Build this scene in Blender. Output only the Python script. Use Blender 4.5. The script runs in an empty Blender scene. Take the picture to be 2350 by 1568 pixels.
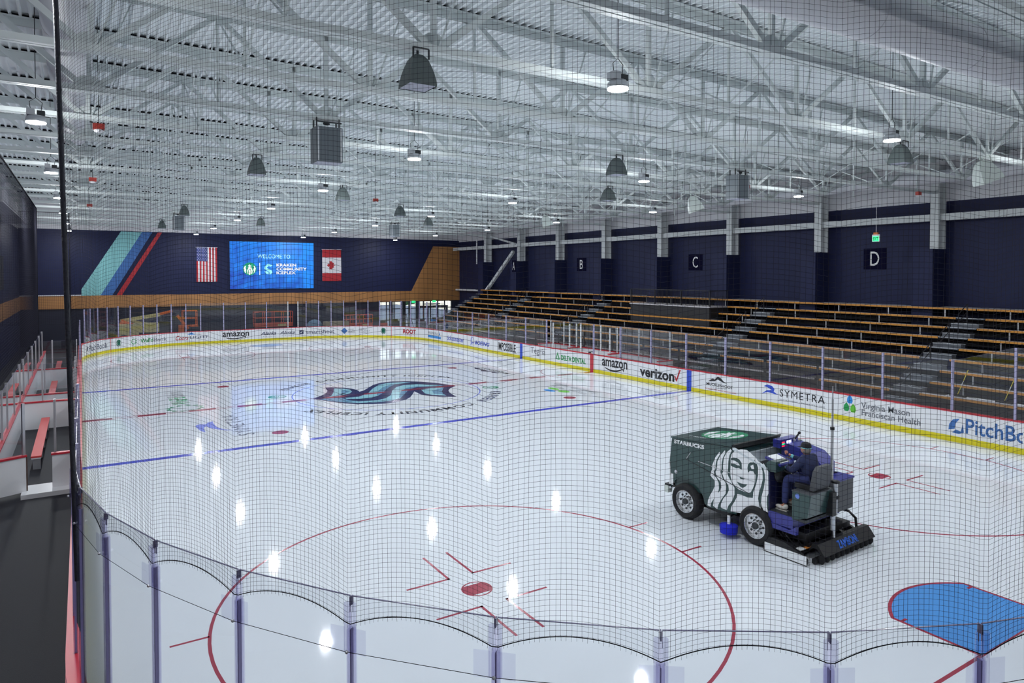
import bpy, bmesh, math, random
import numpy as np
from mathutils import Vector, Matrix
from mathutils.geometry import tessellate_polygon
PI = math.pi
random.seed(7)
sc = bpy.context.scene
COL = sc.collection

# ------------------------------------------------------------------ camera, world, exposure
cam_d = bpy.data.cameras.new('camera')
cam = bpy.data.objects.new('camera', cam_d); COL.objects.link(cam); sc.camera = cam
cam_d.sensor_width = 36.0
cam_d.lens = 1570.5 / 2350 * 36.0
cam_d.shift_y = (666.7 - 784.0) / 2350.0
cam_d.clip_start = 0.05; cam_d.clip_end = 400
YAW, PITCH = 0.5615, -0.0239
fwd = Vector((math.sin(YAW) * math.cos(PITCH), math.cos(YAW) * math.cos(PITCH), math.sin(PITCH)))
rgt = Vector((math.cos(YAW), -math.sin(YAW), 0)); upv = rgt.cross(fwd)
cam.matrix_world = Matrix(((rgt.x, upv.x, -fwd.x, -12.888), (rgt.y, upv.y, -fwd.y, -32.088),
                           (rgt.z, upv.z, -fwd.z, 5.8813), (0, 0, 0, 1)))
w = bpy.data.worlds.new('world'); sc.world = w; w.use_nodes = True
wn = w.node_tree; bgn = wn.nodes['Background']
sky = wn.nodes.new('ShaderNodeTexSky'); sky.sky_type = 'HOSEK_WILKIE'; sky.turbidity = 6.0
sky.sun_direction = (0.3, 0.6, 0.74)
wn.links.new(sky.outputs[0], bgn.inputs[0]); bgn.inputs[1].default_value = 4.5
sc.view_settings.view_transform = 'Standard'; sc.view_settings.look = 'None'
sc.view_settings.gamma = 1.0; sc.view_settings.use_curve_mapping = False
sc.view_settings.exposure = 0.30
LAMP_W = 118.0
FILL_W = 98.0
try:
    sc.cycles.max_bounces = 10; sc.cycles.diffuse_bounces = 5; sc.cycles.transparent_max_bounces = 32
    sc.cycles.sample_clamp_indirect = 4.0; sc.cycles.caustics_reflective = False; sc.cycles.caustics_refractive = False
except Exception: pass

# ------------------------------------------------------------------ helpers
def mat(name, col, rough=0.5, metal=0.0, spec=0.5, emit=None, es=1.0, var=0.0, scale=4.0, bump=0.0, bscale=60.0, coat=0.0, tex='noise'):
    m = bpy.data.materials.new(name); m.use_nodes = True
    nt = m.node_tree; b = nt.nodes['Principled BSDF']
    b.inputs['Base Color'].default_value = (*col, 1); b.inputs['Roughness'].default_value = rough
    b.inputs['Metallic'].default_value = metal; b.inputs['Specular IOR Level'].default_value = spec
    b.inputs['Coat Weight'].default_value = coat
    if emit: b.inputs['Emission Color'].default_value = (*emit, 1); b.inputs['Emission Strength'].default_value = es
    tc = nt.nodes.new('ShaderNodeTexCoord')
    if var > 0:
        n = nt.nodes.new('ShaderNodeTexNoise' if tex == 'noise' else 'ShaderNodeTexWave'); n.inputs['Scale'].default_value = scale
        if tex == 'noise': n.inputs['Detail'].default_value = 5
        else: n.inputs['Distortion'].default_value = 6; n.inputs['Detail'].default_value = 3
        r = nt.nodes.new('ShaderNodeMix'); r.data_type = 'RGBA'
        r.inputs['A'].default_value = (*[c * (1 - var) for c in col], 1)
        r.inputs['B'].default_value = (*[min(1, c * (1 + var)) for c in col], 1)
        nt.links.new(tc.outputs['Object'], n.inputs['Vector']); nt.links.new(n.outputs[0 if tex == 'noise' else 'Fac'], r.inputs['Factor'])
        nt.links.new(r.outputs['Result'], b.inputs['Base Color'])
    if bump > 0:
        n2 = nt.nodes.new('ShaderNodeTexNoise'); n2.inputs['Scale'].default_value = bscale
        bp = nt.nodes.new('ShaderNodeBump'); bp.inputs['Strength'].default_value = bump; bp.inputs['Distance'].default_value = 0.02
        nt.links.new(tc.outputs['Object'], n2.inputs['Vector']); nt.links.new(n2.outputs[0], bp.inputs['Height'])
        nt.links.new(bp.outputs[0], b.inputs['Normal'])
    return m

def glassmat(name, tint, k=1.0, r=0.0):
    m = bpy.data.materials.new(name); m.use_nodes = True; nt = m.node_tree; nt.nodes.clear()
    o = nt.nodes.new('ShaderNodeOutputMaterial'); mx = nt.nodes.new('ShaderNodeMixShader')
    t = nt.nodes.new('ShaderNodeBsdfTransparent'); t.inputs[0].default_value = (*tint, 1)
    g = nt.nodes.new('ShaderNodeBsdfGlossy'); g.inputs['Roughness'].default_value = r; g.inputs[0].default_value = (1, 1, 1, 1)
    f = nt.nodes.new('ShaderNodeFresnel'); f.inputs[0].default_value = 1.45
    ma = nt.nodes.new('ShaderNodeMath'); ma.operation = 'MULTIPLY'; ma.inputs[1].default_value = k
    ge = nt.nodes.new('ShaderNodeNewGeometry'); fb = nt.nodes.new('ShaderNodeMath'); fb.operation = 'SUBTRACT'; fb.inputs[0].default_value = 1.0
    mb_ = nt.nodes.new('ShaderNodeMath'); mb_.operation = 'MULTIPLY'; nt.links.new(ge.outputs['Backfacing'], fb.inputs[1])
    nt.links.new(f.outputs[0], ma.inputs[0]); nt.links.new(ma.outputs[0], mb_.inputs[0]); nt.links.new(fb.outputs[0], mb_.inputs[1]); nt.links.new(mb_.outputs[0], mx.inputs[0])
    nt.links.new(t.outputs[0], mx.inputs[1]); nt.links.new(g.outputs[0], mx.inputs[2]); nt.links.new(mx.outputs[0], o.inputs[0])
    return m

class MB:
    def __init__(s): s.v = []; s.f = []
    def add(s, vs, fs):
        o = len(s.v); s.v += [tuple(p) for p in vs]; s.f += [tuple(i + o for i in f) for f in fs]; return s
    def box(s, x0, x1, y0, y1, z0, z1, M=None):
        vs = [Vector((x, y, z)) for z in (z0, z1) for y in (y0, y1) for x in (x0, x1)]
        if M is not None: vs = [M @ p for p in vs]
        return s.add(vs, [(0, 2, 3, 1), (4, 5, 7, 6), (0, 1, 5, 4), (2, 6, 7, 3), (0, 4, 6, 2), (1, 3, 7, 5)])
    def cyl(s, p0, p1, r, n=10, r2=None, cap=True):
        p0, p1 = Vector(p0), Vector(p1); r2 = r if r2 is None else r2
        d = (p1 - p0).normalized(); a = d.orthogonal().normalized(); b = d.cross(a)
        vs = []
        for p, rr in ((p0, r), (p1, r2)):
            for i in range(n):
                t = 2 * PI * i / n; vs.append(p + (a * math.cos(t) + b * math.sin(t)) * rr)
        fs = [(i, (i + 1) % n, n + (i + 1) % n, n + i) for i in range(n)]
        if cap: fs += [tuple(range(n))[::-1], tuple(range(n, 2 * n))]
        return s.add(vs, fs)
    def beam(s, p0, p1, w, h, up=(0, 0, 1)):
        p0, p1 = Vector(p0), Vector(p1); d = (p1 - p0).normalized(); u = Vector(up)
        sd = d.cross(u)
        if sd.length < 1e-3: sd = d.cross(Vector((0, 1, 0)))
        sd.normalize(); u = sd.cross(d).normalized()
        vs = [p + sd * a * w / 2 + u * b * h / 2 for p in (p0, p1) for a, b in ((-1, -1), (1, -1), (1, 1), (-1, 1))]
        return s.add(vs, [(0, 1, 2, 3), (7, 6, 5, 4), (0, 4, 5, 1), (1, 5, 6, 2), (2, 6, 7, 3), (3, 7, 4, 0)])
    def tube(s, pts, r, n=6, closed=False):
        pts = [Vector(p) for p in pts]; k = len(pts); vs = []
        for i, p in enumerate(pts):
            d = (pts[min(i + 1, k - 1)] - pts[max(i - 1, 0)]).normalized()
            a = Vector((0, 0, 1)) if abs(d.z) < .9 else Vector((1, 0, 0))
            a = (a - d * a.dot(d)).normalized(); b = d.cross(a)
            vs += [p + (a * math.cos(2 * PI * j / n) + b * math.sin(2 * PI * j / n)) * r for j in range(n)]
        fs = [(i * n + j, i * n + (j + 1) % n, (i + 1) * n + (j + 1) % n, (i + 1) * n + j) for i in range(k - 1) for j in range(n)]
        fs += [tuple(range(n))[::-1], tuple(range((k - 1) * n, k * n))]
        return s.add(vs, fs)
    def plate(s, poly, fn, th):
        """extrude a 2D polygon: fn(u, v, d) -> xyz"""
        n = len(poly); tris = tessellate_polygon([[Vector((p[0], p[1], 0)) for p in poly]])
        vs = [fn(p[0], p[1], th) for p in poly] + [fn(p[0], p[1], 0) for p in poly]
        fs = [tuple(t) for t in tris] + [tuple(n + i for i in t[::-1]) for t in tris]
        fs += [(i, (i + 1) % n, n + (i + 1) % n, n + i) for i in range(n)]
        return s.add(vs, fs)
    def lathe(s, prof, c=(0, 0, 0), n=24, ax='z', cap=True):
        c = Vector(c); vs = []
        for r, h in prof:
            for i in range(n):
                t = 2 * PI * i / n; a, b = r * math.cos(t), r * math.sin(t)
                vs.append(c + (Vector((a, b, h)) if ax == 'z' else Vector((h, a, b)) if ax == 'x' else Vector((a, h, b))))
        k = len(prof)
        fs = [(i * n + j, i * n + (j + 1) % n, (i + 1) * n + (j + 1) % n, (i + 1) * n + j) for i in range(k - 1) for j in range(n)]
        if cap: fs += [tuple(range(n))[::-1], tuple(range((k - 1) * n, k * n))]
        return s.add(vs, fs)
    def ball(s, c, rx, ry=None, rz=None, n=12, m=8, M=None):
        ry = ry or rx; rz = rz or rx; c = Vector(c); vs = []
        for i in range(m + 1):
            t = PI * i / m
            for j in range(n):
                a = 2 * PI * j / n; p = Vector((rx * math.sin(t) * math.cos(a), ry * math.sin(t) * math.sin(a), rz * math.cos(t)))
                vs.append(c + (M @ p if M is not None else p))
        return s.add(vs, [(i * n + j, (i + 1) * n + j, (i + 1) * n + (j + 1) % n, i * n + (j + 1) % n) for i in range(m) for j in range(n)])
    def build(s, name, m, parent=None, smooth=False, fix=True, **kw):
        me = bpy.data.meshes.new(name); me.from_pydata(s.v, [], s.f)
        if fix:
            bm = bmesh.new(); bm.from_mesh(me); bmesh.ops.recalc_face_normals(bm, faces=bm.faces); bm.to_mesh(me); bm.free()
        if m is not None: me.materials.append(m)
        if smooth:
            me.polygons.foreach_set('use_smooth', [True] * len(me.polygons))
            try: me.set_sharp_from_angle(angle=math.radians(40))
            except Exception: pass
        o = bpy.data.objects.new(name, me); COL.objects.link(o)
        if parent is not None: o.parent = parent
        tag(o, **kw); return o

def tag(o, label=None, cat=None, group=None, kind=None):
    if label: o['label'] = label
    if cat: o['category'] = cat
    if group: o['group'] = group
    if kind: o['kind'] = kind
    return o
def thing(name, loc=(0, 0, 0), rz=0, label=None, cat=None, group=None, parent=None, kind=None):
    o = bpy.data.objects.new(name, None); COL.objects.link(o); o.location = loc; o.rotation_euler = (0, 0, rz)
    o.empty_display_size = 0.2
    if parent is not None: o.parent = parent
    return tag(o, label, cat, group, kind)
KIDS = {}
def copy_tree(o, parent=None):
    c = o.copy(); COL.objects.link(c); c.parent = parent
    for ch in KIDS.get(o.name) or list(o.children): copy_tree(ch, c)
    return c
ORD = ['first', 'second', 'third', 'fourth', 'fifth', 'sixth', 'seventh', 'eighth', 'ninth', 'tenth', 'eleventh', 'twelfth', 'thirteenth',
       'fourteenth', 'fifteenth', 'sixteenth', 'seventeenth', 'eighteenth', 'nineteenth', 'twentieth', 'twenty-first', 'twenty-second', 'twenty-third', 'twenty-fourth',
       'twenty-fifth', 'twenty-sixth', 'twenty-seventh', 'twenty-eighth', 'twenty-ninth', 'thirtieth']

def text(s, fn, w, h, m, name='lettering', parent=None, bold=0.0, shear=0.0, th=0.003, sp=1.0, smallcaps=False, **kw):
    """lettering: the text is fitted to w x h (h = height of the whole line box) and mapped with fn(u, v, d)"""
    cu = bpy.data.curves.new('t', 'FONT'); cu.body = s; cu.size = 1; cu.offset = bold; cu.shear = shear; cu.space_character = sp
    cu.resolution_u = 3; cu.align_x = 'LEFT'; cu.space_line = 0.85
    ob = bpy.data.objects.new('t', cu); COL.objects.link(ob)
    dg = bpy.context.evaluated_depsgraph_get(); dg.update()
    me = bpy.data.meshes.new_from_object(ob.evaluated_get(dg)); bpy.data.objects.remove(ob)
    co = np.empty(len(me.vertices) * 3); me.vertices.foreach_get('co', co); co = co.reshape(-1, 3)
    lo, hi = co.min(0), co.max(0)
    sx, sy = w / max(1e-6, hi[0] - lo[0]), h / max(1e-6, hi[1] - lo[1])
    bm = bmesh.new(); bm.from_mesh(me)
    r = bmesh.ops.extrude_face_region(bm, geom=bm.faces[:]); nv = set(v for v in r['geom'] if isinstance(v, bmesh.types.BMVert))
    for v in bm.verts:
        v.co = Vector(fn((v.co.x - lo[0]) * sx, (v.co.y - lo[1]) * sy, th if v in nv else 0.0))
    bmesh.ops.recalc_face_normals(bm, faces=bm.faces); bm.to_mesh(me); bm.free()
    me.name = name; me.materials.clear(); me.materials.append(m)
    o = bpy.data.objects.new(name, me); COL.objects.link(o)
    if parent is not None: o.parent = parent
    tag(o, **kw); return o

def skin(name, V, E, R, m, parent, lv=2):
    bm = bmesh.new(); L = bm.verts.layers.skin.verify(); vs = [bm.verts.new(p) for p in V]
    for a, b in E: bm.edges.new((vs[a], vs[b]))
    for i, v in enumerate(vs):
        r = R[i]; v[L].radius = (r, r) if not isinstance(r, tuple) else r; v[L].use_root = (i == 0)
    me = bpy.data.meshes.new(name); bm.to_mesh(me); bm.free()
    ob = bpy.data.objects.new('s', me); COL.objects.link(ob)
    ob.modifiers.new('a', 'SKIN').use_smooth_shade = True
    sb = ob.modifiers.new('b', 'SUBSURF'); sb.levels = lv; sb.render_levels = lv
    dg = bpy.context.evaluated_depsgraph_get(); dg.update()
    m2 = bpy.data.meshes.new_from_object(ob.evaluated_get(dg)); bpy.data.objects.remove(ob)
    m2.name = name; m2.materials.clear(); m2.materials.append(m); m2.polygons.foreach_set('use_smooth', [True] * len(m2.polygons))
    o = bpy.data.objects.new(name, m2); COL.objects.link(o); o.parent = parent
    return o

# ------------------------------------------------------------------ materials
M_ice = mat('ice', (0.79, 0.83, 0.885), rough=0.055, spec=0.2, var=0.03, scale=0.35, bump=0.012, bscale=3.0)
M_red = mat('line_red', (0.38, 0.04, 0.075), rough=0.15, var=0.12, scale=60)
M_blue = mat('line_blue', (0.07, 0.09, 0.62), rough=0.15, var=0.1, scale=60)
M_circ = mat('circle_blue', (0.18, 0.22, 0.78), rough=0.15)
M_crease = mat('crease_blue', (0.085, 0.31, 0.74), rough=0.13, var=0.06, scale=20)
M_navy_i = mat('logo_navy', (0.02, 0.035, 0.13), rough=0.15); M_lt_i = mat('logo_ice_blue', (0.30, 0.62, 0.72), rough=0.15)
M_md_i = mat('logo_mid_blue', (0.14, 0.33, 0.50), rough=0.15)
M_blk_i = mat('ice_lettering', (0.03, 0.035, 0.06), rough=0.15); M_grn_i = mat('ice_green', (0.03, 0.35, 0.14), rough=0.15)
M_brd = mat('board_white', (0.80, 0.81, 0.84), rough=0.3, var=0.02, scale=2)
M_yel = mat('kick_yellow', (0.72, 0.62, 0.01), rough=0.35, var=0.05, scale=5)
M_cap = mat('cap_red', (0.55, 0.03, 0.05), rough=0.35, var=0.05, scale=5)
M_bench = mat('bench_red', (0.62, 0.06, 0.06), rough=0.4, var=0.06, scale=8)
M_ink = mat('ink_navy', (0.03, 0.04, 0.10), rough=0.4); M_inkblk = mat('ink_black', (0.015, 0.015, 0.02), rough=0.4)
M_inkred = mat('ink_red', (0.45, 0.01, 0.02), rough=0.4); M_inkgrn = mat('ink_green', (0.01, 0.30, 0.07), rough=0.4)
M_inkdk = mat('ink_dark_green', (0.0, 0.13, 0.08), rough=0.4); M_inkblu = mat('ink_blue', (0.03, 0.08, 0.55), rough=0.4)
M_inksky = mat('ink_sky', (0.02, 0.25, 0.68), rough=0.4); M_inkgry = mat('ink_grey', (0.16, 0.17, 0.20), rough=0.4)
M_inkwht = mat('ink_white', (0.85, 0.86, 0.86), rough=0.4); M_inklim = mat('ink_leaf', (0.12, 0.5, 0.03), rough=0.4)
M_glass = glassmat('acrylic_glass', (0.955, 0.965, 0.975), 1.7)
M_glassfar = glassmat('rink_glass', (0.93, 0.94, 0.95), 2.2)
M_edge = mat('glass_edge', (0.20, 0.19, 0.32), rough=0.2)
M_post = mat('post_lilac', (0.42, 0.40, 0.60), rough=0.22, spec=0.6, var=0.06, scale=6)
M_sleeve = glassmat('clear_sleeve', (0.86, 0.85, 0.92), 0.9, 0.05)
M_brk = glassmat('clear_bracket', (0.93, 0.93, 0.97), 0.6, 0.05)
M_alu = mat('aluminium', (0.62, 0.63, 0.66), rough=0.35, metal=0.7, var=0.05, scale=10)
M_wpost = mat('post_white', (0.72, 0.74, 0.76), rough=0.4)
M_net = mat('net_cord', (0.025, 0.025, 0.038), rough=0.9, spec=0.1); M_rope = mat('net_rope', (0.008, 0.008, 0.012), rough=0.9, spec=0.1)
M_navy = mat('wall_navy', (0.015, 0.019, 0.060), rough=0.5, spec=0.2, var=0.12, scale=1.2)
M_navylow = mat('wall_slate', (0.012, 0.014, 0.032), rough=0.6, var=0.25, scale=0.5)
M_wwall = mat('wall_white', (0.66, 0.66, 0.69), rough=0.7, var=0.03, scale=1)
M_wood = mat('wood_band', (0.40, 0.19, 0.065), rough=0.5, var=0.10, scale=0.12, tex='wave')
M_deck = mat('deck_white', (0.88, 0.92, 0.94), rough=0.6, var=0.015, scale=1)
M_steel = mat('steel_white', (0.68, 0.735, 0.735), rough=0.55, var=0.04, scale=3)
M_dullblk = mat('flute_strip', (0.012, 0.012, 0.018), rough=0.9)
M_fire = mat('fireproofing', (0.60, 0.63, 0.64), rough=0.95, var=0.16, scale=9, bump=0.8, bscale=14)
M_duct = mat('duct_paint', (0.66, 0.67, 0.71), rough=0.5, var=0.02, scale=1)
M_rubber = mat('rubber_floor', (0.007, 0.008, 0.015), rough=0.6, spec=0.3, var=0.5, scale=55, bump=0.25, bscale=90)
M_conc = mat('concrete_dark', (0.13, 0.13, 0.14), rough=0.8, var=0.1, scale=2)
M_blkst = mat('black_steel', (0.012, 0.012, 0.015), rough=0.5, var=0.2, scale=3)
M_orange = mat('seat_orange', (0.62, 0.27, 0.04), rough=0.4, var=0.12, scale=1.5, tex='wave')
M_seat = mat('seat_top', (0.50, 0.48, 0.50), rough=0.5, var=0.05, scale=2)
M_lamp = mat('lamp_body', (0.55, 0.57, 0.6), rough=0.4, metal=0.4)
M_lens = mat('lamp_lens', (1, 1, 1), emit=(0.95, 0.98, 1.0), es=60.0)
M_spk = mat('speaker_grey', (0.10, 0.125, 0.125), rough=0.6, var=0.05, scale=5); M_spkw = mat('speaker_white', (0.66, 0.72, 0.68), rough=0.6)
M_box = mat('speaker_box_grey', (0.13, 0.155, 0.175), rough=0.6, var=0.05, scale=5)
M_grille = mat('speaker_grille', (0.45, 0.46, 0.55), rough=0.7)
M_strap = mat('dark_hardware', (0.03, 0.035, 0.04), rough=0.5)
M_detred = mat('detector_red', (0.35, 0.03, 0.02), rough=0.4); M_cyan = mat('stripe_cyan', (0.24, 0.56, 0.58), rough=0.5)
M_sblue = mat('stripe_blue', (0.045, 0.15, 0.42), rough=0.5); M_sred = mat('stripe_red', (0.42, 0.015, 0.025), rough=0.5)
M_wht = mat('white_paint', (0.75, 0.75, 0.78), rough=0.5)

# ------------------------------------------------------------------ rink outline
HX, HY, RR = 12.95, 30.48, 8.53
CX, CY = HX - RR, HY - RR
Q = RR * PI / 2
def P(s, off=0.0, z=0.0):
    """point on the far half of the rink outline, s from the far-left corner start; off < 0 is inside the rink"""
    if s < 0: return Vector((-HX - off, CY + s, z))
    if s <= Q:
        a = PI - s / RR; return Vector((-CX + (RR + off) * math.cos(a), CY + (RR + off) * math.sin(a), z))
    if s <= Q + 2 * CX: return Vector((-CX + s - Q, HY + off, z))
    if s <= 2 * Q + 2 * CX:
        a = PI / 2 - (s - Q - 2 * CX) / RR; return Vector((CX + (RR + off) * math.cos(a), CY + (RR + off) * math.sin(a), z))
    return Vector((HX + off, CY - (s - 2 * Q - 2 * CX), z))
def sLC(a): return (180 - a) / 180 * PI * RR
def sF(x): return Q + x + CX
def sRC(a): return Q + 2 * CX + (90 - a) / 180 * PI * RR
def sR(y): return 2 * Q + 2 * CX + CY - y
def outline(off=0.0, n=28):
    pts = []
    for cx, cy, a0 in ((CX, CY, 0), (-CX, CY, 90), (-CX, -CY, 180), (CX, -CY, 270)):
        for i in range(n + 1):
            a = math.radians(a0 + 90 * i / n); pts.append(Vector((cx + (RR + off) * math.cos(a), cy + (RR + off) * math.sin(a), 0)))
    return pts
def ring(o0, o1, z0, z1, n=28):
    A, B = outline(o0, n), outline(o1, n); k = len(A); m = MB()
    vs = [Vector((p.x, p.y, z)) for z in (z0, z1) for p in A] + [Vector((p.x, p.y, z)) for z in (z0, z1) for p in B]
    fs = []
    for i in range(k):
        j = (i + 1) % k
        fs += [(i, j, k + j, k + i), (2 * k + j, 2 * k + i, 3 * k + i, 3 * k + j), (k + i, k + j, 3 * k + j, 3 * k + i), (j, i, 2 * k + i, 2 * k + j)]
    return m.add(vs, fs)

# ------------------------------------------------------------------ setting: floors
m = MB(); o = outline(0.04); m.plate([(p.x, p.y) for p in o], lambda u, v, d: Vector((u, v, -0.06 + d)), 0.06)
ICE = m.build('floor_ice', M_ice, kind='structure')
m = MB(); m.box(-17.3, 22.7, -40.2, 36.0, -0.3, -0.065); FLOOR = m.build('floor', M_rubber, kind='structure')
m = MB()
A = [p for p in outline(0.14, 28)]
m = MB()
def slab(x0, x1, y0, y1, z=0.0): m.box(x0, x1, y0, y1, -0.065, z)
slab(-17.3, -HX - .14, -40.2, 36); m.build('floor_rubber', M_rubber, kind='structure')
m = MB(); slab(HX + .14, 22.7, -40.2, 36); slab(-HX - .14, HX + .14, HY + .14, 36); slab(-HX - .14, HX + .14, -40.2, -HY - .14); m.build('floor_concrete', M_conc, kind='structure')
# the four corner fills outside the rounded boards
for k, (cx, cy, a0) in enumerate(((CX, CY, 0), (-CX, CY, 90), (-CX, -CY, 180), (CX, -CY, 270))):
    sx = 1 if cx > 0 else -1; sy = 1 if cy > 0 else -1; m = MB()
    pts = [(cx + (RR + .14) * math.cos(math.radians(a0 + 90 * i / 20)), cy + (RR + .14) * math.sin(math.radians(a0 + 90 * i / 20))) for i in range(21)]
    m.plate(pts + [(sx * (HX + .14), sy * (HY + .14))], lambda u, v, d: Vector((u, v, -0.065 + d)), 0.065)
    m.build('floor_corner', M_rubber if sx < 0 else M_conc, kind='structure')

# ------------------------------------------------------------------ ice markings (paint, parts of the ice)
ZL = 0.0016
def zf(k): return lambda u, v, d: Vector((u, v, d * (0.4 + .35 * k)))
def flat(name, polys, m_, k=1):
    b = MB()
    for p in polys: b.plate(p, lambda u, v, d: Vector((u, v, d)), ZL * k)
    return b.build(name, m_, ICE)
def rect(x0, x1, y0, y1): return [(x0, y0), (x1, y0), (x1, y1), (x0, y1)]
def arc(cx, cy, r, a0, a1, wd, n=96):
    out = []
    for i in range(n):
        p, q = [math.radians(a0 + (a1 - a0) * t / n) for t in (i, i + 1)]
        out.append([(cx + (r - wd / 2) * math.cos(p), cy + (r - wd / 2) * math.sin(p)), (cx + (r + wd / 2) * math.cos(p), cy + (r + wd / 2) * math.sin(p)),
                    (cx + (r + wd / 2) * math.cos(q), cy + (r + wd / 2) * math.sin(q)), (cx + (r - wd / 2) * math.cos(q), cy + (r - wd / 2) * math.sin(q))])
    return out
def disc(cx, cy, r, n=32, ry=None): return [(cx + r * math.cos(2 * PI * i / n), cy + (ry or r) * math.sin(2 * PI * i / n)) for i in range(n)]
for y in (7.77, -7.77): flat('blue_line', [rect(-HX, HX, y - .15, y + .15)], M_blue)
pl = [rect(-HX, HX, s * .15 - .012, s * .15 + .012) for s in (-1, 1)]
x = -HX + .0
while x < HX: pl.append(rect(x, min(HX, x + 1.05), -.14, .14)); x += 1.95
flat('centre_line', pl, M_red, 3)
for y in (27.13, -27.13): flat('goal_line', [rect(-8.2 if y > 0 else -11.3, 11.3 if y < 0 else 8.2, y - .03, y + .03)], M_red)
flat('centre_circle', arc(0, 0, 4.572, 0, 360, .05), M_circ)
flat('referee_crease', arc(HX, 0, 3.05, 90, 270, .05, 48), M_red)
for sx in (-1, 1):
    for sy in (-1, 1):
        cx, cy = 6.706 * sx, 21.03 * sy
        L = arc(cx, cy, 4.572, 0, 360, .055)
        for a in (-1, 1):
            for b in (-1, 1):
                L += [rect(*sorted((cx + a * .24, cx + a * 1.14)), cy + b * .64 - .025, cy + b * .64 + .025),
                      rect(*sorted((cx + a * .24, cx + a * .29)), *sorted((cy + b * .615, cy + b * 1.80))),
                      rect(*sorted((cx + a * 4.50, cx + a * 5.08)), cy + b * .83 - .025, cy + b * .83 + .025)]
        flat('faceoff_circle', L, M_red)
        d = [p for p in arc(cx, cy, .28, 0, 360, .03, 32)]
        core = [(cx + .27 * math.cos(t), cy + .27 * math.sin(t)) for t in [math.radians(q) for q in list(range(-45, 46, 9))]] + \
               [(cx + .27 * math.cos(t), cy + .27 * math.sin(t)) for t in [math.radians(q) for q in list(range(135, 226, 9))]]
        flat('faceoff_spot', d + [core], M_red)
        flat('faceoff_spot', [disc(cx, 6.096 * sy, .30)], M_red)
for sy in (-1, 1):
    gy = 27.13 * sy
    def crz(r, w_): 
        h = math.sqrt(r * r - w_ * w_); a1 = math.atan2(w_, h)
        return [(w_, gy)] + [(r * math.sin(a1 - 2 * a1 * i / 20), gy - sy * r * math.cos(a1 - 2 * a1 * i / 20)) for i in range(21)] + [(-w_, gy)]
    flat('goal_crease_line', [crz(1.86, 1.25)], M_red, 1)
    flat('goal_crease', [crz(1.80, 1.19)], M_crease, 1.7)
    flat('crease_mark', [rect(*sorted((s * 1.19, s * 1.06)), gy - sy * 1.22 - .025, gy - sy * 1.22 + .025) for s in (-1, 1)], M_red, 2.4)
ZW= [[[0.958,1.816],[0.834,1.647],[0.76,1.463],[0.758,1.359],[0.726,1.313],[0.711,1.205],[0.823,1.129],[0.837,1.004],[0.778,0.872],[0.7,0.748],[0.645,0.616],[0.629,0.494],[0.718,0.48],[0.733,0.575],[0.811,0.7],[0.92,0.845],[0.95,0.969],[0.941,1.095],[0.886,1.184],[0.822,1.232],[0.806,1.332],[0.844,1.392],[0.851,1.497],[0.882,1.619],[0.981,1.782]],[[1.111,1.887],[0.99,1.746],[0.905,1.586],[0.891,1.403],[0.853,1.33],[0.893,1.211],[1.003,1.123],[1.019,1.012],[0.981,0.926],[0.889,0.811],[0.811,0.687],[0.789,0.526],[0.908,0.482],[0.938,0.593],[1.014,0.73],[1.136,0.903],[1.15,1.046],[1.133,1.143],[1.04,1.247],[0.993,1.364],[1.016,1.433],[1.022,1.575],[1.052,1.696],[1.119,1.825]],[[1.262,1.944],[1.157,1.846],[1.082,1.703],[1.061,1.52],[1.07,1.395],[1.04,1.336],[1.102,1.212],[1.21,1.112],[1.226,1.003],[1.181,0.902],[1.076,0.772],[1.015,0.64],[1.0,0.547],[1.17,0.531],[1.214,0.645],[1.318,0.788],[1.377,0.942],[1.375,1.092],[1.299,1.198],[1.208,1.314],[1.177,1.382],[1.199,1.501],[1.205,1.654],[1.234,1.799],[1.293,1.913]],[[1.264,1.743],[1.293,1.838],[1.382,1.932],[1.529,1.994],[1.688,2.016],[1.788,1.97],[1.859,1.924],[1.916,1.84],[1.918,1.646],[1.92,1.476],[1.907,1.339],[1.852,1.203],[1.797,1.103],[1.74,1.076],[1.639,1.074],[1.493,1.085],[1.375,1.142],[1.299,1.223],[1.268,1.341],[1.26,1.44],[1.266,1.567]],[[1.45,0.974],[1.568,0.987],[1.712,0.97],[1.855,0.996],[1.867,1.122],[1.936,1.31],[1.982,1.516],[1.981,1.685],[1.931,1.819],[1.859,1.924],[1.916,1.9],[2.042,1.76],[2.092,1.639],[2.1,1.472],[2.061,1.318],[2.007,1.159],[1.988,1.02],[2.01,0.893],[2.066,0.812],[1.871,0.805],[1.701,0.72],[1.615,0.584],[1.276,0.536],[1.29,0.641],[1.378,0.779],[1.436,0.895]],[[2.111,1.823],[2.18,1.732],[2.228,1.671],[2.24,1.196],[2.207,1.116],[2.202,0.946],[2.23,0.787],[2.121,0.804],[2.065,0.944],[2.077,1.093],[2.13,1.287],[2.155,1.462],[2.147,1.592],[2.112,1.716]]]
ZG= [[[1.272,1.732],[1.339,1.77],[1.428,1.78],[1.502,1.759],[1.561,1.698],[1.569,1.551],[1.548,1.552],[1.489,1.569],[1.415,1.546],[1.341,1.56],[1.273,1.569]],[[1.888,1.846],[1.931,1.794],[1.952,1.727],[1.954,1.569],[1.906,1.521],[1.863,1.584],[1.778,1.576],[1.729,1.515],[1.713,1.622],[1.727,1.699],[1.776,1.759],[1.847,1.775]],[[1.505,1.368],[1.593,1.39],[1.658,1.369],[1.608,1.338],[1.535,1.338]],[[1.44,1.252],[1.536,1.239],[1.623,1.243],[1.71,1.252],[1.667,1.198],[1.595,1.151],[1.537,1.158],[1.478,1.206]]]
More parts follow.
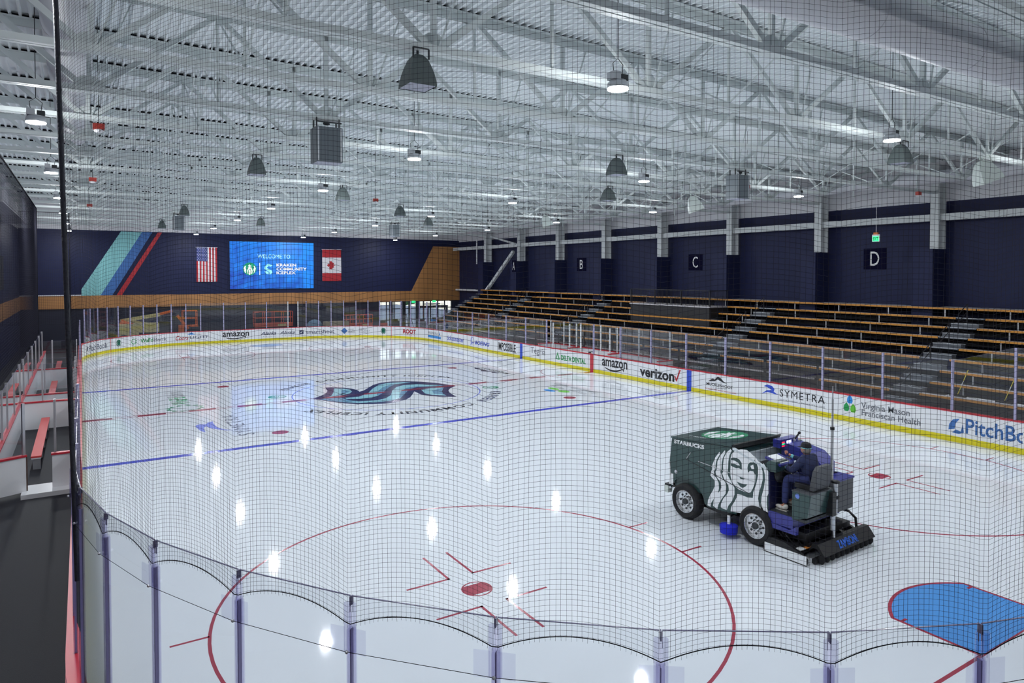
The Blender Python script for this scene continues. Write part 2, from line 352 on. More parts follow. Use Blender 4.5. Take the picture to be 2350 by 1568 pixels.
ZI= [[[1.287,1.704],[1.384,1.707],[1.473,1.678],[1.518,1.632],[1.444,1.621],[1.37,1.642],[1.288,1.629]],[[1.791,1.689],[1.861,1.73],[1.89,1.639],[1.82,1.623]]]
KR= [["n",[[-3.71,0.19],[-3.37,0.48],[-2.97,0.94],[-2.64,1.47],[-2.46,1.97],[-2.27,2.97],[-1.94,2.83],[-1.5,2.46],[-1.22,1.89],[-1.12,1.38],[-1.2,0.81],[-0.92,1.01],[-0.44,1.66],[0.15,2.47],[0.78,2.94],[1.48,3.02],[2.21,2.63],[2.75,2.07],[3.21,1.35],[3.48,0.62],[3.67,-0.19],[3.17,-0.61],[2.77,-1.15],[2.47,-1.88],[2.34,-2.53],[2.26,-3.05],[1.72,-2.71],[1.28,-2.16],[1.07,-1.59],[1.13,-0.89],[1.16,-0.55],[0.82,-1.15],[0.38,-1.88],[-0.08,-2.41],[-0.69,-2.81],[-1.27,-2.84],[-1.83,-2.66],[-2.45,-2.27],[-2.94,-1.66],[-3.3,-0.97],[-3.58,-0.22]]],["l",[[-1.97,2.46],[-1.6,2.13],[-1.4,1.62],[-1.5,1.06],[-1.75,0.61],[-2.29,0.31],[-2.79,0.12],[-3.1,-0.03],[-2.72,0.49],[-2.36,1.3]]],["l",[[-1.0,0.15],[-0.35,1.28],[0.39,2.31],[1.01,2.62],[1.86,2.45],[2.15,2.16],[1.16,2.0],[0.59,1.34],[0.13,0.66],[-0.33,-0.13],[-0.79,-0.72],[-1.34,-1.13],[-1.89,-1.06],[-2.39,-0.75],[-2.38,-0.48],[-1.7,-0.52]]],["l",[[-0.23,-0.93],[0.3,0.24],[0.91,1.14],[1.47,1.53],[2.19,1.42],[2.91,0.73],[3.18,0.22],[2.5,0.41],[1.81,0.58],[1.18,0.16],[0.56,-0.83],[-0.11,-1.85],[-0.73,-2.27],[-1.49,-2.32],[-2.24,-2.05],[-2.86,-1.4],[-2.98,-0.99],[-2.11,-1.67],[-1.33,-1.89],[-0.76,-1.58]]],["l",[[1.66,-0.3],[2.28,-0.05],[2.92,-0.29],[2.31,-1.33],[2.04,-2.06],[1.99,-2.46],[1.48,-1.94],[1.37,-1.34]]],["m",[[-1.83,1.73],[-1.6,1.59],[-1.58,1.11],[-1.82,0.81],[-2.2,0.75],[-2.54,0.38],[-2.78,0.16],[-2.26,0.41]]],["m",[[-0.77,-0.44],[-0.28,0.6],[0.32,1.51],[0.98,2.05],[1.16,2.0],[0.59,1.34],[0.13,0.66],[-0.33,-0.13],[-0.79,-0.72]]],["m",[[-0.13,-1.69],[0.57,-0.24],[1.23,0.61],[1.9,0.78],[2.52,0.47],[1.81,0.58],[1.18,0.16],[0.56,-0.83],[-0.11,-1.85]]],["m",[[-3.49,-0.22],[-3.03,-0.07],[-2.52,-0.39],[-2.41,-1.08],[-2.11,-1.67],[-2.86,-1.4],[-3.26,-0.82]]],["m",[[2.01,-0.83],[2.82,-0.39],[2.31,-1.33],[2.04,-2.06],[1.69,-1.69]]]]
BIRD=[[-9.24,-3.29],[-9.15,-3.09],[-9.03,-3.04],[-8.86,-3.15],[-8.7,-2.82],[-8.52,-2.7],[-8.57,-3.11],[-8.56,-3.8],[-8.5,-4.13],[-8.37,-4.49],[-8.12,-4.77],[-8.34,-4.71],[-8.57,-4.37],[-8.8,-3.98],[-8.88,-3.56],[-9.0,-3.73],[-9.06,-4.61],[-9.18,-4.27],[-9.23,-3.63]]
for k, p in KR: flat('centre_logo', [p], {'n': M_navy_i, 'l': M_lt_i, 'm': M_md_i}[k], {'n': 1, 'l': 1.6, 'm': 2.2}[k])
def ringtext(s, a0, a1, r, h, m_):
    wd = math.radians(abs(a0 - a1)) * r
    text(s, lambda u, v, d: Vector(((r + v) * math.cos(math.radians(a0) - u / r), (r + v) * math.sin(math.radians(a0) - u / r), d)), wd, h, m_, 'ice_lettering', ICE, bold=0.035, sp=1.25, th=ZL)
ringtext('KRAKEN', 143, 119, 5.2, .46, M_navy_i); ringtext('COMMUNITY ICEPLEX', 113, 27, 5.2, .46, M_blk_i)
ringtext('KRAKEN', -30, -60, 5.1, .52, M_navy_i); ringtext('COMMUNITY ICEPLEX', -68, -152, 5.1, .52, M_blk_i)
def emblem(fn, r, parent, green, white, th=.002):
    """round emblem: disc, crowned figure with flowing hair, two tails"""
    g = MB().plate(disc(0, 0, r), fn, th).build('emblem_disc', green, parent)
    W = [[(-.16, .34), (-.22, .62), (-.08, .52), (0, .78), (.08, .52), (.22, .62), (.16, .34)],
         disc(0, .12, .2, 14), [(-.34, .40), (-.26, .30), (-.30, .0), (-.42, -.3), (-.36, -.7), (-.2, -.82), (-.26, -.4), (-.16, -.1), (-.22, .2)],
         [(.34, .40), (.22, .2), (.16, -.1), (.26, -.4), (.2, -.82), (.36, -.7), (.42, -.3), (.30, .0), (.26, .30)],
         [(-.11, -.15), (-.16, -.5), (-.1, -.9), (.1, -.9), (.16, -.5), (.11, -.15)],
         [(-.9, .1), (-.72, .45), (-.55, .5), (-.62, .2), (-.52, -.1), (-.6, -.5), (-.5, -.72), (-.74, -.5)],
         [(.9, .1), (.74, -.5), (.5, -.72), (.6, -.5), (.52, -.1), (.62, .2), (.55, .5), (.72, .45)]]
    b = MB()
    for p in W: b.plate([(q[0] * r, q[1] * r) for q in p], fn, th * 1.7)
    b.build('emblem_figure', white, g); return g
for ang in (163, -17):
    cx, cy, a = 5.25 * math.cos(math.radians(ang)), 5.25 * math.sin(math.radians(ang)), math.radians(ang) - PI / 2
    emblem(lambda u, v, d, cx=cx, cy=cy, a=a: Vector((cx + u * math.cos(a) - v * math.sin(a), cy + u * math.sin(a) + v * math.cos(a), d)), .42, ICE, M_grn_i, M_ice)
def east(x0, y0): return lambda u, v, d: Vector((x0 - v, y0 + u, d))
text('SYMETRA', east(-7.55, -5.9), 4.1, .55, M_ink, 'ice_lettering', ICE, th=ZL, sp=1.2)
flat('ice_logo', [BIRD], M_inkblu, 1)
text('WaFd', east(-8.75, 1.9), 2.0, .75, M_grn_i, 'ice_lettering', ICE, bold=.02, th=ZL)
text('Bank', east(-8.75, 4.0), 1.8, .75, M_inkgry, 'ice_lettering', ICE, th=ZL)
flat('ice_logo', [q for k in range(12) for q in [[(-9.1 + (.62 + .2 * ((j % 2))) * math.cos(k * PI / 6 + j * .26), .85 + (.62 + .2 * (j % 2)) * math.sin(k * PI / 6 + j * .26)) for j in range(3)]]], M_grn_i)
text('Virginia Mason', east(8.2, -5.8), 3.0, .42, M_inkgry, 'ice_lettering', ICE, th=ZL)
text('Franciscan Health', east(8.75, -5.8), 3.5, .42, M_inkgry, 'ice_lettering', ICE, th=ZL)
flat('ice_logo', [disc(7.05, -3.95, .22, ry=.42)], M_inksky); flat('ice_logo', [disc(7.5, -4.55, .25, ry=.38), disc(7.55, -3.6, .2, ry=.4)], M_inklim)
text('MUCKLESHOOT', east(8.5, 2.0), 3.4, .4, M_blk_i, 'ice_lettering', ICE, bold=.03, th=ZL)
flat('ice_logo', [[(8.0, 2.4), (7.75, 3.0), (7.9, 3.3), (7.5, 3.9), (7.85, 4.4), (7.7, 5.0), (8.05, 5.6), (7.95, 4.0)]], M_blk_i)

# ------------------------------------------------------------------ dasher boards
BRD = thing('dasher_boards', (0, 0, 0), 0, 'white rink boards with red cap rail, yellow kick plate and adverts around the ice', 'rink boards')
ring(0.0, .12, .2, 1.04).build('board_panel', M_brd, BRD)
ring(-.012, .13, .0, .2).build('kick_plate', M_yel, BRD)
ring(-.02, .17, 1.04, 1.085).build('cap_rail', M_cap, BRD)
ring(.13, .20, .0, .22).build('outer_kick_plate', M_cap, BRD, label='red kick plate on the outer side')
for y, mm in ((7.77, M_inkblu), (-7.77, M_inkblu), (0, M_cap)):
    MB().box(HX - .016, HX + .01, y - .15, y + .15, 0.0, 1.06).build('line_stripe', mm, BRD)
    MB().box(-HX - .01, -HX + .016, y - .15, y + .15, 0.0, 1.06).build('line_stripe', mm, BRD)
for s in (sLC(141.7), sRC(37.1)):
    a, b = P(s, -.016, 0), P(s + .035, -.016, 0); MB().add([a, b, b + Vector((0, 0, 1.04)), a + Vector((0, 0, 1.04)), P(s, .01, 0), P(s + .035, .01, 0), P(s + .035, .01, 1.04), P(s, .01, 1.04)],
        [(0, 1, 2, 3), (5, 4, 7, 6), (0, 4, 5, 1), (3, 2, 6, 7), (1, 5, 6, 2), (0, 3, 7, 4)]).build('gate_seam', M_cap, BRD)
def bf(s0, z0): return lambda u, v, d: P(s0 + u, -.004 - d, z0 + v)
def ad(s, s0, s1, z0, z1, m_, parent=None, **k):
    return text(s, bf(s0, z0), s1 - s0, z1 - z0, m_, 'advertisement' if parent is None else 'lettering', parent or BRD, **k)
def shape(polys, s0, z0, m_, parent=None, name='logo_mark', th=.003):
    b = MB()
    for p in polys: b.plate(p, bf(s0, z0), th)
    return b.build(name, m_, parent or BRD)
a = ad('PitchBook', sLC(161), sLC(144), .40, .80, M_ink); shape([[(0, 0), (.05, .3), (.3, .42), (.22, .1)]], sLC(164.5), .42, M_ink, a)
def sirenb(s, z, r, k=M_inkdk): emblem(lambda u, v, d: P(s + u, -.004 - d, z + v), r, BRD, k, M_inkwht, .003)
sirenb(sLC(136), .62, .25)
a = ad('WaFd', sLC(122.5), sLC(115.5), .45, .76, M_inkgrn, bold=.02); ad('Bank', sLC(115), sLC(108), .45, .76, M_inkgry, a)
shape([q for k in range(10) for q in [[((.16 + .13 * (j == 1)) * math.cos(k * PI / 5 + j * .3) + .3, (.16 + .13 * (j == 1)) * math.sin(k * PI / 5 + j * .3) + .3) for j in range(3)]]], sLC(128.5), .30, M_inkgrn, a)
a = ad('Coors', sLC(103.4), sLC(96.6), .40, .78, M_inkred, shear=.35, bold=.015); ad('LIGHT', sLC(95.8), sF(-3.85), .48, .70, M_ink, a)
shape([[(0, 0), (.2, .1), (.33, .2), (.45, .1), (.66, 0)]], sLC(97.3), .82, M_inksky, a)
def amazon(s0, s1, z0, z1):
    a = ad('amazon', s0, s1, z0 + (z1 - z0) * .38, z1, M_inkblk, bold=.02); w_ = s1 - s0; h = z1 - z0; pl = []
    for i in range(14):
        q = lambda t, e: (w_ * (.12 + .72 * t), h * (.26 - .24 * math.sin(PI * t) * (1) + .1 * t + e * .035 * (1 + math.sin(PI * t))))
        pl.append([q(i / 14, -1), q((i + 1) / 14, -1), q((i + 1) / 14, 1), q(i / 14, 1)])
    pl.append([(w_ * .74, h * .34), (w_ * .88, h * .4), (w_ * .86, h * .1), (w_ * .82, h * .3)])
    shape(pl, s0, z0, M_inkblk, a)
amazon(sF(-2.75), sF(-.59), .26, .86); amazon(sR(-.95), sR(-3.15), .25, .92)
for x in (.36, 1.99):
    a = ad('Alaska', sF(x), sF(x + 1.35), .50, .80, M_ink, shear=.5, bold=.015); ad('AIRLINES', sF(x + .2), sF(x + 1.25), .34, .41, M_inkgry, a, sp=1.6)
a = ad('smartsheet', sF(4.35), sRC(73.5), .42, .78, M_ink); shape([rect(0, .36, 0, .36)], sF(3.75), .44, M_ink, a); shape([[(.06, .18), (.14, .08), (.34, .34), (.14, .18)]], sF(3.75), .44, M_inkwht, a, th=.005)
a = ad('PUGET\nSOUND\nENERGY', sRC(65), sRC(60.8), .40, .80, M_inkgry); shape([[(0, .3), (.3, 0), (.6, .3), (.3, .6)]], sRC(69.5), .32, M_sblue, a); ad('PSE', sRC(68.6), sRC(66.4), .54, .70, M_inkwht, a, shear=.3, th=.005)
ad('ENERGY\nEFFICIENCY\nFUNDED', sRC(58.4), sRC(51.5), .38, .84, M_inkgry)
sirenb(sRC(42.7), .62, .27)
a = ad('ROOT', sRC(28.6), sRC(18), .46, .86, M_inkred, bold=.045); ad('SPORTS', sRC(26.5), sRC(18.8), .30, .39, M_inkred, a, sp=1.3)
a = ad('PREMERA', sRC(5.5), sR(20.95), .62, .84, M_inkgry); shape([rect(0, 2.45, 0, .2)], sRC(5.8), .33, M_inksky, a); ad('BLUE CROSS', sRC(5.2), sR(21.4), .38, .48, M_inkwht, a, th=.005)
shape([rect(.06, .14, 0, .3), rect(0, .2, .1, .2)], sR(20.7), .58, M_inksky, a)
ad('ticketmaster', sR(19.25), sR(16.2), .38, .78, M_inkblu, shear=.1, bold=.01)
a = ad('BOEING', sR(14.4), sR(12.15), .42, .72, M_inkblu, shear=.3, bold=.03); shape(arc(.4, .25, .27, 0, 360, .03, 28) + [[(.1, -.15), (.3, .6), (.36, .6), (.2, -.1)], [(.3, .05), (.85, .15), (.3, .12)]], sR(15.2), .42, M_inkblu, a)
ad('IMPOSSIBLE', sR(10.9), sR(8.5), .32, .90, M_inkblk, bold=.02)
ad('Tegria', sR(6.6), sR(4.85), .38, .92, M_inkgry)
a = ad('DELTA DENTAL', sR(3.1), sR(.58), .40, .72, M_inkgrn, bold=.035); shape([[(0, .0), (.2, .42), (.42, 0), (.32, 0), (.2, .25), (.1, 0)], rect(0, .42, -.06, .0)], sR(3.68), .46, M_inkgrn, a)
a = ad('verizon', sR(-4.17), sR(-6.75), .30, .84, M_inkblk, bold=.03); shape([[(0, .26), (.12, 0), (.18, 0), (.45, .62), (.36, .62), (.15, .14), (.06, .28)]], sR(-6.75), .36, M_inkred, a)
a = ad('MUCKLESHOOT', sR(-8.9), sR(-10.5), .46, .60, M_inkblk, bold=.01); shape([[(0, 0), (.3, .16), (.4, .12), (.6, .3), (.8, .22), (.95, .1), (1.2, .0), (.9, .05), (.6, .15), (.4, .04)]], sR(-9.0), .66, M_inkblk, a)
ad('CASINO', sR(-9.3), sR(-10.1), .37, .43, M_inkgry, a, sp=1.6); ad('THE BIGGEST AND BEST IN THE NORTHWEST', sR(-8.8), sR(-10.7), .27, .32, M_inkred, a)
a = ad('SYMETRA', sR(-13.05), sR(-15.2), .52, .84, M_inkblk, sp=1.15); ad('RETIREMENT | BENEFITS | LIFE', sR(-13.05), sR(-15.2), .34, .42, M_inkgry, a, sp=1.2)
shape([[(0, 0), (.28, .2), (.55, .24), (.30, .34), (.12, .36), (.30, .46), (.56, .42), (.68, .3), (.64, .18), (.90, .06), (.6, .1), (.3, .12)]], sR(-12.1), .50, M_inkblu, a)
a = ad('Virginia Mason\nFranciscan Health', sR(-16.75), sR(-19.0), .34, .86, M_inkgry, bold=.008)
for (cx, cy, mm) in ((.28, .58, M_inksky), (.14, .26, M_inkgrn), (.42, .24, M_inklim)):
    shape([[(cx - .12, cy - .05), (cx - .08, cy - .15), (cx + .08, cy - .15), (cx + .12, cy - .05), (cx + .1, cy + .07), (cx, cy + .2), (cx - .1, cy + .07)]], sR(-16.0), .30, mm, a)
a = ad('PitchBook', sR(-20.5), sR(-23.0), .36, .88, M_sblue, bold=.015)
shape([[(0, .02), (.02, .22), (.14, .40), (.36, .46), (.22, .26), (.20, .08)], [(.12, -.06), (.24, .06), (.40, .02), (.46, .28), (.50, .0), (.34, -.08)]], sR(-19.95), .38, M_sblue, a)

M_core = glassmat('clear_post_core', (0.90, 0.89, 0.95), 1.0, 0.08)

# ------------------------------------------------------------------ walls
def st(mb, name, m_, parent=None, **k):
    k.setdefault('kind', 'structure' if parent is None else None); return mb.build(name, m_, parent, **k)
FY = 35.0; RX = 22.4; LX = -17.1
wf = st(MB().box(LX - .3, 13.1, FY, FY + .3, 0, 3.05), 'wall_far', M_navylow)
st(MB().box(LX - .3, RX + .3, FY, FY + .3, 4.07, 9.55), 'upper_wall', M_navy, wf)
st(MB().box(LX - .3, RX + .3, FY, FY + .3, 9.55, 12.4), 'white_wall', M_wwall, wf)
st(MB().box(21.5, RX + .3, FY, FY + .3, 0, 3.05), 'corner_wall', M_navylow, wf)
st(MB().box(LX, RX + .1, FY - .10, FY + .28, 3.02, 4.08), 'wood_band', M_wood, wf)
st(MB().plate([(16.7, 4.08), (19.25, 8.86), (RX + .1, 8.86), (RX + .1, 4.08)], lambda u, v, d: Vector((u, FY - d, v)), .10), 'wood_panel', M_wood, wf)
st(MB().box(LX, -12.9, FY - .14, FY - .02, 4.08, 4.16), 'ledge', M_wwall, wf)
W_ = lambda u, v, d: Vector((u, FY - d, v))
st(MB().plate([(-10.0, 9.5), (-8.42, 9.5), (-11.55, 4.09), (-12.9, 4.09), (-12.9, 4.62)], W_, .02), 'painted_stripe', M_cyan, wf)
st(MB().plate([(-8.42, 9.5), (-7.63, 9.5), (-10.69, 4.09), (-11.55, 4.09)], W_, .02), 'painted_stripe', M_sblue, wf)
st(MB().plate([(-7.2, 9.5), (-6.87, 9.5), (-9.98, 4.09), (-10.38, 4.09)], W_, .02), 'painted_stripe', M_sred, wf)
wr = st(MB().box(RX, RX + .3, -40.2, FY, 0, 9.38), 'wall_right', M_navy)
st(MB().box(RX, RX + .3, -40.2, FY, 9.38, 12.4), 'white_wall', M_wwall, wr)
wl = st(MB().box(LX - .3, LX, -40.2, FY, 0, 9.45), 'wall_left', M_navy)
st(MB().box(LX - .3, LX, -40.2, FY, 9.45, 12.4), 'white_wall', M_wwall, wl)
st(MB().box(LX - .05, LX + .05, -40.2, FY, 2.98, 4.05), 'wood_band', M_wood, wl)
st(MB().box(LX - .05, LX + .03, 6, 22, 4.9, 7.0), 'dark_opening', M_dullblk, wl)
st(MB().box(LX - .3, RX + .3, -40.5, -40.2, 0, 12.4), 'wall_near', M_navy)

# window wall at the far right
wg = thing('window_1', (0, 0, 0), kind='structure')
st(MB().box(13.1, 21.5, FY + .1, FY + .115, .1, 3.0), 'pane', M_glassfar, wg)
m = MB(); m.box(13.1, 21.5, FY, FY + .2, 0, .12); m.box(13.1, 21.5, FY, FY + .2, 2.96, 3.05)
for z in (1.05, 2.25): m.box(13.1, 21.5, FY + .04, FY + .16, z - .03, z + .03)
x = 13.1
while x <= 21.5: m.box(x - .03, x + .03, FY, FY + .2, .1, 3.0); x += .84
st(m, 'mullion', M_blkst, wg)
d1 = thing('door_1', (0, 0, 0), kind='structure'); m = MB()
for x in (17.4, 18.55, 19.7, 20.85): m.box(x - .1, x + .1, FY - .12, FY + .05, 0, 2.35)
m.box(17.3, 20.95, FY - .14, FY + .05, 2.3, 2.5); m.box(18.2, 20.0, FY - .16, FY, 2.62, 2.72)
st(m, 'door_frame', M_blkst, d1)
m = MB(); m.box(13.5, 22, FY + .3, FY + 30, -.2, -.07); m.box(-20, 40, FY + .3, FY + 60, -.3, -.2)
st(m, 'floor_outdoor_pavement', mat('pavement', (.5, .5, .52), rough=.8, var=.05))
for i, (x, y) in enumerate(((13.9, 37.5), (15.4, 37.5), (16.9, 37.5), (18.6, 37.5))):
    MB().box(x - .16, x + .16, y - .16, y + .16, -.07, 4).build('outdoor_column', M_strap, label='dark outdoor column seen through the entrance window, %s from the left' % ORD[i], cat='column', group='columns outside the entrance window')
M_leaf = mat('leaf_green', (.13, .30, .06), rough=.8, var=.4, scale=3, bump=.6, bscale=6)
for i, (x, y, r) in enumerate(((19.5, 62, 1.6), (30, 66, 1.8))):
    t = thing('street_tree', (x, y, -.1), label='green tree outside the entrance window, %s from the left' % ORD[i], cat='tree', group='trees outside the entrance')
    MB().cyl((0, 0, 0), (0, 0, 2), .14, 8).build('trunk', M_wood, t); b = MB()
    for k in range(9): b.ball((random.uniform(-r, r) * .6, random.uniform(-r, r) * .6, 2.4 + random.uniform(-.6, 1.2) * r * .5), r * .55, n=9, m=6)
    b.build('foliage', M_leaf, t, smooth=True)

# ------------------------------------------------------------------ roof
def zd(x): return 11.72 - .0165 * (x + 1.6)
m = MB(); x = LX - .2; vs = []
while x < RX + .2:
    for dx, dz in ((0, 0), (.048, 0), (.062, .076), (.189, .076)): vs.append((x + dx, dz))
    x += .2032
k = len(vs); pts = [Vector((u, -40.4, zd(u) + dz)) for u, dz in vs] + [Vector((u, FY + .2, zd(u) + dz)) for u, dz in vs]
m.add(pts, [(i, i + 1, k + i + 1, k + i) for i in range(k - 1)]); m.build('ceiling', M_deck, fix=False, kind='structure')
m = MB(); m.add([(LX - .3, -40.5, 12.2), (RX + .3, -40.5, 12.2), (RX + .3, FY + .3, 12.2), (LX - .3, FY + .3, 12.2)], [(0, 1, 2, 3)]); m.add([(LX - .3, -40.5, 12.4), (RX + .3, -40.5, 12.4), (RX + .3, FY + .3, 12.4), (LX - .3, FY + .3, 12.4)], [(3, 2, 1, 0)])
m.build('ceiling_membrane', M_wwall, kind='structure')
ZB = 9.68
def truss(full):
    t = thing('roof_truss', (0, 0, 0))
    x0, x1 = LX + .02, 21.45
    bx1 = x1 if full else 17.45
    b = MB()                       # bottom chord: two angles back to back
    b.box(x0, bx1, -.12, -.015, ZB, ZB + .012); b.box(x0, bx1, .015, .12, ZB, ZB + .012)
    b.box(x0, bx1, -.12, -.106, ZB, ZB + .115); b.box(x0, bx1, .106, .12, ZB, ZB + .115); b.build('bottom_chord', M_steel, t)
    b = MB(); A, B = zd(x0) - .02, zd(x1) - .02
    b.beam((x0, -.09, A), (x1, -.09, B), .14, .018); b.beam((x0, .09, A), (x1, .09, B), .14, .018)
    b.beam((x0, -.03, A - .09), (x1, -.03, B - .09), .02, .17); b.beam((x0, .03, A - .09), (x1, .03, B - .09), .02, .17); b.build('top_chord', M_steel, t)
    nodes = [-12.7 + 5 * i for i in range(0, 7)]
    for nx in nodes:
        if nx > bx1 + .1: continue
        for s in (-1, 1):
            tx = nx + 2.5 * s
            if LX < tx < x1: MB().beam((nx + .1 * s, 0, ZB + .1), (tx, 0, zd(tx) - .12), .11, .09, (0, 1, 0)).build('web_member', M_steel, t)
        MB().beam((nx, 0, ZB + .1), (nx, 0, zd(nx) - .05), .09, .08, (0, 1, 0)).build('web_member', M_steel, t)
        MB().beam((nx + .06, -.1, ZB + .1), (nx + .85, .1, zd(nx) - .05), .03, .03, (0, 1, 0)).build('web_member', M_steel, t)
        MB().add([(nx - .28, -.012, ZB), (nx + .28, -.012, ZB), (nx + .28, -.012, ZB + .22), (nx + .1, -.012, ZB + .34), (nx - .1, -.012, ZB + .34), (nx - .28, -.012, ZB + .22),
                  (nx - .28, .012, ZB), (nx + .28, .012, ZB), (nx + .28, .012, ZB + .22), (nx + .1, .012, ZB + .34), (nx - .1, .012, ZB + .34), (nx - .28, .012, ZB + .22)],
                 [(0, 1, 2, 3, 4, 5), (11, 10, 9, 8, 7, 6), (0, 6, 7, 1), (1, 7, 8, 2), (2, 8, 9, 3), (3, 9, 10, 4), (4, 10, 11, 5), (5, 11, 6, 0)]).build('gusset_plate', M_steel, t)
    for tx in [-10.2 + 5 * i for i in range(0, 7)]:
        if tx < x1: MB().beam((tx, 0, ZB + .02), (tx, 0, zd(tx) - .1), .05, .05, (0, 1, 0)).build('web_member', M_steel, t)
    if not full: MB().beam((17.4, 0, ZB + .08), (21.4, 0, zd(21.4) - .12), .11, .09, (0, 1, 0)).build('web_member', M_steel, t)
    b = MB(); b.beam((LX, 0, zd(LX) + .039), (RX - .2, 0, zd(RX - .2) + .039), .03, .072)
    b.build('flute_strip', M_dullblk, t); return t  # one black strip running through the deck flutes above the chord
TR = {}
fl, hf = truss(True), truss(False)
KIDS[fl.name] = list(fl.children); KIDS[hf.name] = list(hf.children)
n = 0
for k in range(-5, 16):
    y = -15.2 + 3.05 * k; full = (k % 2 == 0); src = fl if full else hf
    if src.name not in TR: o = src; TR[src.name] = 1
    else: o = copy_tree(src)
    o.location = (0, y, 0)
    tag(o, 'white open-web roof truss spanning the hall, %s counted back from the one nearest the camera' % ORD[n], 'roof truss', 'roof trusses'); n += 1
for i, x in enumerate((-10.2, -.2, 9.8, 16.2)):
    b = MB()
    for k in range(-5, 15):
        y = -15.2 + 3.05 * k
        b.beam((x, y, ZB + .14), (x, y + 3.05, zd(x) - .16), .03, .03); b.beam((x, y, zd(x) - .16), (x, y + 3.05, ZB + .14), .03, .03)
    b.build('bridging_bars', M_steel, label='thin white crossed bridging bars between the roof trusses, %s line from the left' % ORD[i], cat='bracing', group='bridging between trusses')
# round ducts
t = thing('round_duct', (0, 0, 0), label='big round white duct crossing the roof at the upper right', cat='duct')
MB().cyl((-6.8, -25.9, 9.95), (21.5, -25.9, 9.95), .40, 40).build('duct_body', M_duct, t, smooth=True)
for x in (-5.6, -2.5, .6, 3.7, 6.8): MB().cyl((x - .015, -25.9, 9.95), (x + .015, -25.9, 9.95), .413, 40).build('duct_seam', M_duct, t, smooth=True)
t = thing('round_duct', (0, 0, 0), label='long round white duct running along the roof at the left', cat='duct')
MB().cyl((-13.05, -30, 10.75), (-13.05, -4, 10.75), .44, 32).build('duct_body', M_duct, t, smooth=True)
for k in range(9): MB().cyl((-13.05, -28 + 2.95 * k, 10.75), (-13.05, -27.96 + 2.95 * k, 10.75), .455, 32).build('duct_seam', M_duct, t, smooth=True)
t = thing('round_duct', (0, 0, 0), label='white pipe duct high along the wall above the bleachers', cat='duct')
MB().cyl((20.6, -30, 10.35), (20.6, 30, 10.35), .30, 24).build('duct_body', M_duct, t, smooth=True)
t = thing('ventilation_unit', (0, 0, 0), label='white louvred ventilation box high on the left wall', cat='ventilation unit')
MB().box(LX + .02, -15.9, 7, 24, 9.2, 10.5).build('casing', M_wwall, t)
m = MB()
for k in range(48): m.box(-15.9, -15.84, 7.2 + k * .35, 7.3 + k * .35, 9.25, 10.45)
m.build('louvre', M_wht, t)

# columns, wall beam, brace
CL = ['beyond the end of the wood panel', 'just left of letter A', 'between letters A and B', 'right of letter B', 'left of letter C', 'right of letter C', 'left of letter D', 'right of letter D', 'at the near end of the hall', 'nearest the camera']
for i in range(9):
    y = 27.5 - 6.1 * i if i else 27.6
    t = thing('steel_column', (21.75, y, 0), label='rough white column with navy lower half, %s' % CL[i], cat='column', group='columns along the bleacher wall')
    b = MB(); b.box(-.30, -.24, -.2, .2, 7.08, 11.1); b.box(-.24, .3, -.07, .07, 7.08, 11.1); b.box(.3, .36, -.2, .2, 7.08, 11.1); b.build('shaft', M_fire, t)
    MB().box(-.62, .63, -.1, .86, 0, 7.08).build('cladding', M_navy, t)
for i in range(8):
    y = 27.5 - 6.1 * i
    MB().box(21.62, 21.95, y - 6.1 + .07, y - .07, 8.42, 8.74).build('wall_beam', M_fire, label='rough white horizontal beam section on the navy wall, %s from the far corner' % ORD[i], cat='beam', group='beam sections along the bleacher wall')
MB().box(21.62, 21.95, 27.6 + .07, FY - .1, 8.42, 8.74).build('wall_beam', M_fire, label='rough white beam section between the wood panel and the farthest column', cat='beam', group='beam sections along the bleacher wall')
t = thing('diagonal_brace', (0, 0, 0), label='white diagonal pipe brace behind letter A', cat='brace')
MB().beam((21.45, 26.9, 4.5), (21.55, 22.4, 8.0), .26, .26).build('brace_tube', M_fire, t); MB().beam((21.2, 26.95, 4.3), (21.35, 26.6, 4.75), .3, .12).build('base_plate', M_wht, t)
MB().beam((21.5, 26.5, 9.6), (21.5, 22.0, 8.7), .16, .16).build('diagonal_brace', M_fire, label='short white brace above the wall beam near the far corner', cat='brace')
MB().cyl((21.3, 29.0, 6.9), (21.3, 29.0, 9.4), .07, 8).build('drain_pipe', M_wht, label='thin white vertical pipe near the far corner', cat='pipe')
M_sign = mat('sign_navy', (.006, .006, .024), rough=.9, spec=.05)
for ch, y, wd in (('A', 21.62, .40), ('B', 13.1, .42), ('C', .61, .46), ('D', -11.8, .48)):
    t = thing('section_sign', (RX - .02 if ch != 'A' else 21.105, y, 6.68 if ch != 'A' else 6.62), label='dark square section sign with a white letter %s on the navy wall' % ch, cat='sign')
    MB().box(-.02, .02, -.6 if ch != 'A' else -.3, .6 if ch != 'A' else .3, -.55, .55).build('panel', M_sign, t)
    text(ch, lambda u, v, d, wd=wd: Vector((-.021 - d, wd / 2 - u, v - .36)), wd, .74, M_inkwht, 'letter', t, bold=.0)

